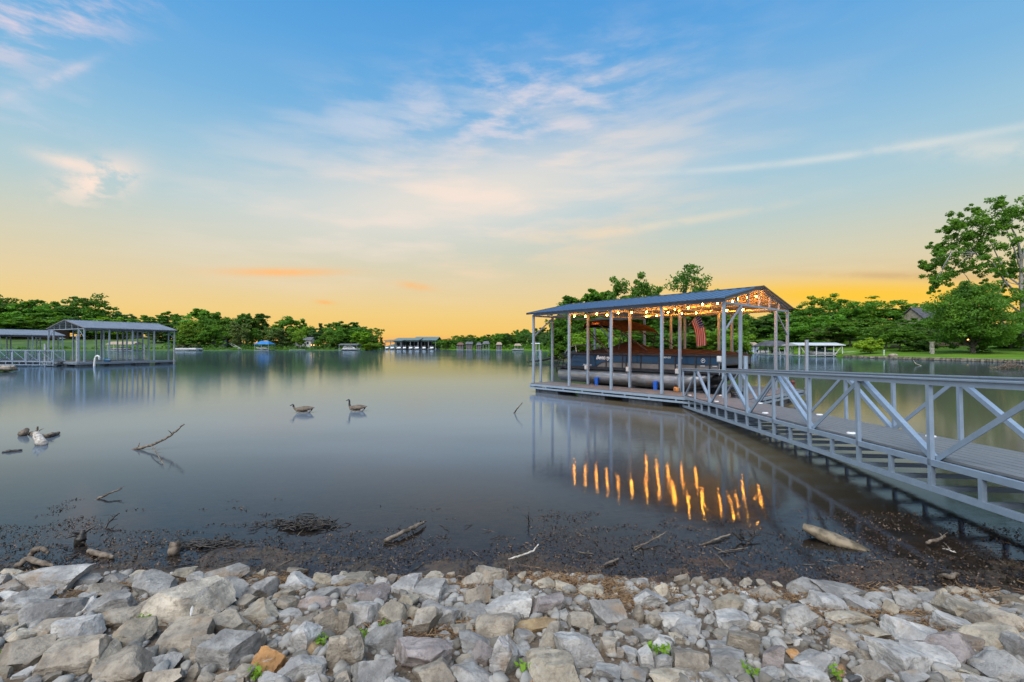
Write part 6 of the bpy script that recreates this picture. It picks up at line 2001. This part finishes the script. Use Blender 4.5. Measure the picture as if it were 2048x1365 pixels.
branch('root', "pale crooked root lying along the mud at the left", [WP(30, 1135, .0), WP(58, 1118, .05), WP(90, 1128, .04), WP(106, 1133, .02)], [.022, .026, .022, .012], drift, cat='root', seed=21, n=10)
branch('root', "curled root knob above the pale crooked root", [WP(62, 1112, .02), WP(70, 1100, .08), WP(86, 1098, .08), WP(98, 1106, .04)], [.022, .026, .022, .014], drift, cat='root', seed=22, n=10)
branch('driftwood_log', "smooth grey driftwood piece on the mud right of the black stump", [WP(178, 1102, .02), WP(205, 1110, .03), WP(228, 1114, .02)], [.024, .028, .016], drift, cat='driftwood', seed=23, n=10)
branch('driftwood_log', "tan wood chunk in the shallow water under the gangway reflection", [WP(1880, 1152, .0), WP(1898, 1154, .03), WP(1916, 1148, .02)], [.014, .022, .010], drift, cat='driftwood', seed=24, n=10)
branch('driftwood_log', "forked pale driftwood beneath the gangway", [WP(1852, 1086, .02), WP(1868, 1082, .05), WP(1890, 1073, .04)], [.013, .017, .010], drift, cat='driftwood', seed=25, n=10, twigs=2)
branch('branch', "thin pale twig with side shoots under the gangway", [WP(1886, 1098, .02), WP(1900, 1101, .03), WP(1912, 1106, .02)], [.006, .006, .004], driftpale, seed=26, twigs=5)
branch('fallen_branch', "long dark fallen limb on the water behind the stern of the pontoon boat", [P(1055, 52, .25), P(1085, 56, .35), P(1110, 60, .6)], [.07, .12, .16], wetwood, seed=27, twigs=6)
branch('branch', "pale stick poking from the cove water beyond the gangway rail", [P(1827, 48, .55), P(1832, 48, .2), P(1842, 48, .0)], [.03, .04, .05], driftpale, seed=28, twigs=2)
def brush(name, label, base, n, rx, ry, rz, m, seed, rad=.006):
    rnd = random.Random(seed)
    b = MB()
    for k in range(n):
        x, y = rnd.gauss(0, rx * .45), rnd.gauss(0, ry * .45)
        h = rz * max(.1, 1 - (x / rx) ** 2) * rnd.uniform(.2, 1)
        a = rnd.uniform(0, 6.28); L = rnd.uniform(.3, 1.0) * rx * .6
        dv = Vector((math.cos(a) * L, math.sin(a) * L * .6, rnd.uniform(-.3, .5) * rz))
        c = Vector((x, y, h * .6))
        p = [c - dv * .5, c + Vector((0, 0, rnd.uniform(0, .25) * rz)), c + dv * .5]
        for v in p: v.z = max(v.z, -.02)
        b.tube(p, [rad * rnd.uniform(.6, 1.6), rad, rad * .4], 5)
    o = b.build(name, m); o.location = base
    return tag(o, label, 'brush pile')
brush('brush_pile', "dark heap of wet twigs washed up left of the rotten tan log", WP(608, 1052, .0), 150, .42, .16, .10, wetwood, 1)
brush('brush_pile', "low scatter of black sticks and weed left of the dark twig heap", WP(425, 1090, .0), 110, .36, .12, .05, wetwood, 2)
brush('brush_pile', "tangle of bare branches standing in the cove water behind the gangway rail", P(2022, 40, 0), 110, 1.6, .7, .8, drift, 3, .022)
# long weathered slab of wood, half in the water
rings = []
A_, B_ = WP(1607, 1052, .10), WP(1742, 1106, -.02)
rnd = random.Random(41)
dirn = (B_ - A_); Ls = dirn.length; dirn.normalize()
side = dirn.cross(Vector((0, 0, 1))).normalized()
for k in range(9):
    f = k / 8
    c = A_.lerp(B_, f)
    w = .10 * (math.sin(PI * min(max(f * .86 + .10, 0), 1)) ** .6)
    h = .058 * (math.sin(PI * min(max(f * .84 + .1, 0), 1)) ** .5)
    rings.append([tuple(c - A_ + side * w * math.cos(a) * rnd.uniform(.92, 1.08) + Vector((0, 0, h * math.sin(a) * (.75 if math.sin(a) > 0 else 1.5) + .0))) for a in np.linspace(0, 2 * PI, 14, endpoint=False)])
o = MB().loft(rings).build('stone_slab', speckled("tan_lichen_stone", (.085, .068, .040), (.27, .215, .145), 9, .85, 0, .5, 35)); o.location = A_
tag(o, "long tan slab of weathered stone lying half in the shallow water by the gangway", 'boulder')
# small twigs and canes, each its own
tw = []
rnd = random.Random(55)
tmesh = []
for i in range(8):
    b = MB(); L = 1.0
    p = [Vector((-.5 + q / 5, rnd.uniform(-.04, .04), rnd.uniform(-.01, .03))) for q in range(6)]
    b.tube(p, [.02, .024, .022, .02, .016, .008], 6)
    if i % 2: b.tube([p[2], p[2] + Vector((.08, .10 * rnd.choice([-1, 1]), .05)), p[2] + Vector((.2, .17 * rnd.choice([-1, 1]), .07))], [.016, .012, .005], 5)
    tmesh.append(b.mesh('twig'))
seen_lab = set()
for i in range(70):
    for _ in range(50):
        px, py = rnd.uniform(10, 2030), rnd.uniform(1052, 1170)
        p = WP(px, py, .0)
        if p.y > y_water(p.x) + .02: break
    me = rnd.choice(tmesh)
    o = bpy.data.objects.new('twig', me); COL.objects.link(o)
    pale = rnd.random() < .4
    if not me.materials: me.materials.append(drift)
    o.location = p + Vector((0, 0, max(bank_z(p.x, p.y), 0) + .008))
    s_ = rnd.uniform(.06, .24)
    o.scale = (s_, s_, s_ * .9)
    o.rotation_euler = (rnd.uniform(-.2, .2), rnd.uniform(-.25, .15), rnd.uniform(0, 6.28))
    o.material_slots[0].link = 'OBJECT'
    o.material_slots[0].material = drift if pale else wetwood
    tag(o, None, 'twig', 'twigs washed up on the mud')
    tw.append((o, px, py, "%s %s twig" % ("long" if s_ > .15 else "short", "tan" if pale else "black")))
name_many(tw, [(608, 1045, "the dark twig heap"), (349, 1103, "the round pale log end"), (160, 1080, "the black rotten stump"), (810, 1062, "the rotten tan log"), (1048, 1105, "the curved bleached stick"),
               (1300, 1080, "the forked grey branch"), (1466, 1100, "the straight tan cane"), (1675, 1080, "the long tan slab in the shallows"), (1870, 1082, "the forked pale driftwood"), (75, 1118, "the pale crooked root")])
# feather and green weeds between the rocks
o = thing('feather', "small white feather standing on the rock below the big cream slab", 'feather', WP(381, 1235, .33))
b = MB(); b.add([(0, 0, 0), (.010, .002, .03), (.016, .004, .055), (.012, 0, .075), (-.002, .003, .05), (-.004, 0, .025)], [tuple(range(6))]); b.build('vane', white_paint, o)
MB().tube([(0, 0, -.02), (0, 0, 0), (.012, 0, .075)], [.0012, .001, .0006], 5).build('quill', white_paint, o)
wd = []
for i, (px, py) in enumerate(((288, 1222), (770, 1237), (708, 1185), (1045, 1362), (515, 1362), (725, 1258), (1325, 1300), (1668, 1352), (20, 1322), (1300, 1300), (640, 1275), (1500, 1355))):
    lo_ = FPX * (CAMZ - .3) / (py - HY)
    p = P(px, lo_, 0); p.z = bank_z(p.x, p.y) + .02
    rng = np.random.default_rng(900 + i)
    v, f = leaf_quads(rng, np.array([(0, 0, .025)]), np.array([.045]), 34, .014, .8)
    o = link('weed_plant', np_mesh('weed_plant', v, f), leaf); o.location = p
    o.color = (*GREENS['bright green'], 1)
    tag(o, None, 'weed', 'small green weeds between the rocks'); wd.append((o, px, py, "small green weed"))
name_many(wd, lm_pts, True)
# rocks of the little point beside the left gangway
lr = []
for i in range(16):
    px = -20 + (i % 8) * 6.2; d = 36.5 - (i // 8) * 1.2 + .4 * math.sin(i * 2.3)
    o = link('shore_rock', rock_mesh(3000 + i, 3), rock_m); o.location = P(px, d, .22 + .18 * (i // 8))
    o.scale = (.32, .26, .17); o.rotation_euler.z = i; o.color = (.36, .31, .25, 1)
    tag(o, "tan rock of the small rock point beside the left gangway", 'rock', 'rocks of the small left point')
vs, fs = grid(np.linspace(-52, -38.8, 10), np.linspace(30, 37.5, 10), lambda x, y: .45 - .09 * max(0, (x + 42)) ** 2 - .04 * abs(y - 34) ** 1.6)
tag(link('point_ground', np_mesh('point_ground', vs, fs, True), hill_m), kind='structure')

# ------------------------------------------------------------------ geese
goose_br = speckled("brown_plumage", (.10, .075, .055), (.19, .15, .11), 18, .85)
goose_wh = speckled("white_plumage", (.50, .47, .43), (.66, .63, .58), 12, .85)
goose_bk = speckled("black_plumage", (.010, .010, .012), (.022, .022, .025), 9, .6)
def goose(label, base, rz, low=False):
    t = thing('goose', label, 'goose', base, rz, 'geese on the lake')
    rings = []
    for x, w, zb, zt in ((-.36, .015, .15, .17), (-.30, .06, .06, .18), (-.20, .115, -.03, .205), (-.05, .145, -.06, .225), (.10, .14, -.05, .22), (.20, .10, .00, .20), (.255, .055, .06, .185), (.28, .01, .12, .15)):
        c = (zb + zt) / 2; h = (zt - zb) / 2
        rings.append([(x, w * math.cos(a), c + h * math.sin(a)) for a in np.linspace(0, 2 * PI, 16, endpoint=False)])
    # neck and head continue the same surface
    body = MB(); body.loft(rings)
    nk = [(.20, 0, .12), (.26, 0, .20), (.275, 0, .28), (.27, 0, .36), (.285, 0, .41), (.315, 0, .425), (.35, 0, .415)]
    hd = Vector((.06, 0, -.13)) if low else Vector((0, 0, 0))
    nk = [Vector(p) + hd * min(1, i / 3) for i, p in enumerate(nk)]
    body.tube([Vector(p) * 1.0 for p in nk], [.060, .045, .034, .031, .040, .042, .022], 12)
    bd = body.build('goose', [goose_br, goose_bk, goose_wh])
    me = bd.data
    for p in me.polygons:
        c = p.center
        if c.z > .225 and c.x > .18: p.material_index = 1
        elif c.x < -.27 and c.z > .1: p.material_index = 1
        elif c.z < .05 or c.x < -.22: p.material_index = 2
    bd.location = base; bd.rotation_euler.z = rz; bd.scale = (.82, .82, .82)
    bpy.data.objects.remove(t)
    tag(bd, label, 'goose', 'geese on the lake')
    b = MB()
    for s in (-1, 1):
        rg = []
        for x, w, z0, z1 in ((.16, .118, .08, .19), (.0, .155, .06, .225), (-.15, .14, .08, .225), (-.30, .07, .13, .20), (-.40, .02, .17, .185)):
            rg.append([(x, s * w, z0), (x, s * (w + .012), (z0 + z1) / 2), (x, s * w * .6, z1 + .012), (x, s * w * .5, z1)])
        b.loft(rg)
    w_ = b.build('wing', goose_br, bd)
    b = MB(); b.tube([Vector(q) + hd for q in ((.34, 0, .415), (.375, 0, .405), (.405, 0, .398))], [.020, .015, .006], 8); b.build('bill', goose_bk, bd)
    b = MB()
    for s in (-1, 1): b.ball((.312 + hd.x, s * .034, .412 + hd.z), .018, 8, 6, (.8, .6, 1.3))
    b.build('cheek_patch', goose_wh, bd)
    return bd
goose("wild goose swimming left with raised black neck, right one of the pair", WP(713, 823, 0), PI - .05)
goose("wild goose swimming left with lowered neck, ahead of the other goose", WP(606, 826, 0), PI + .12, True)
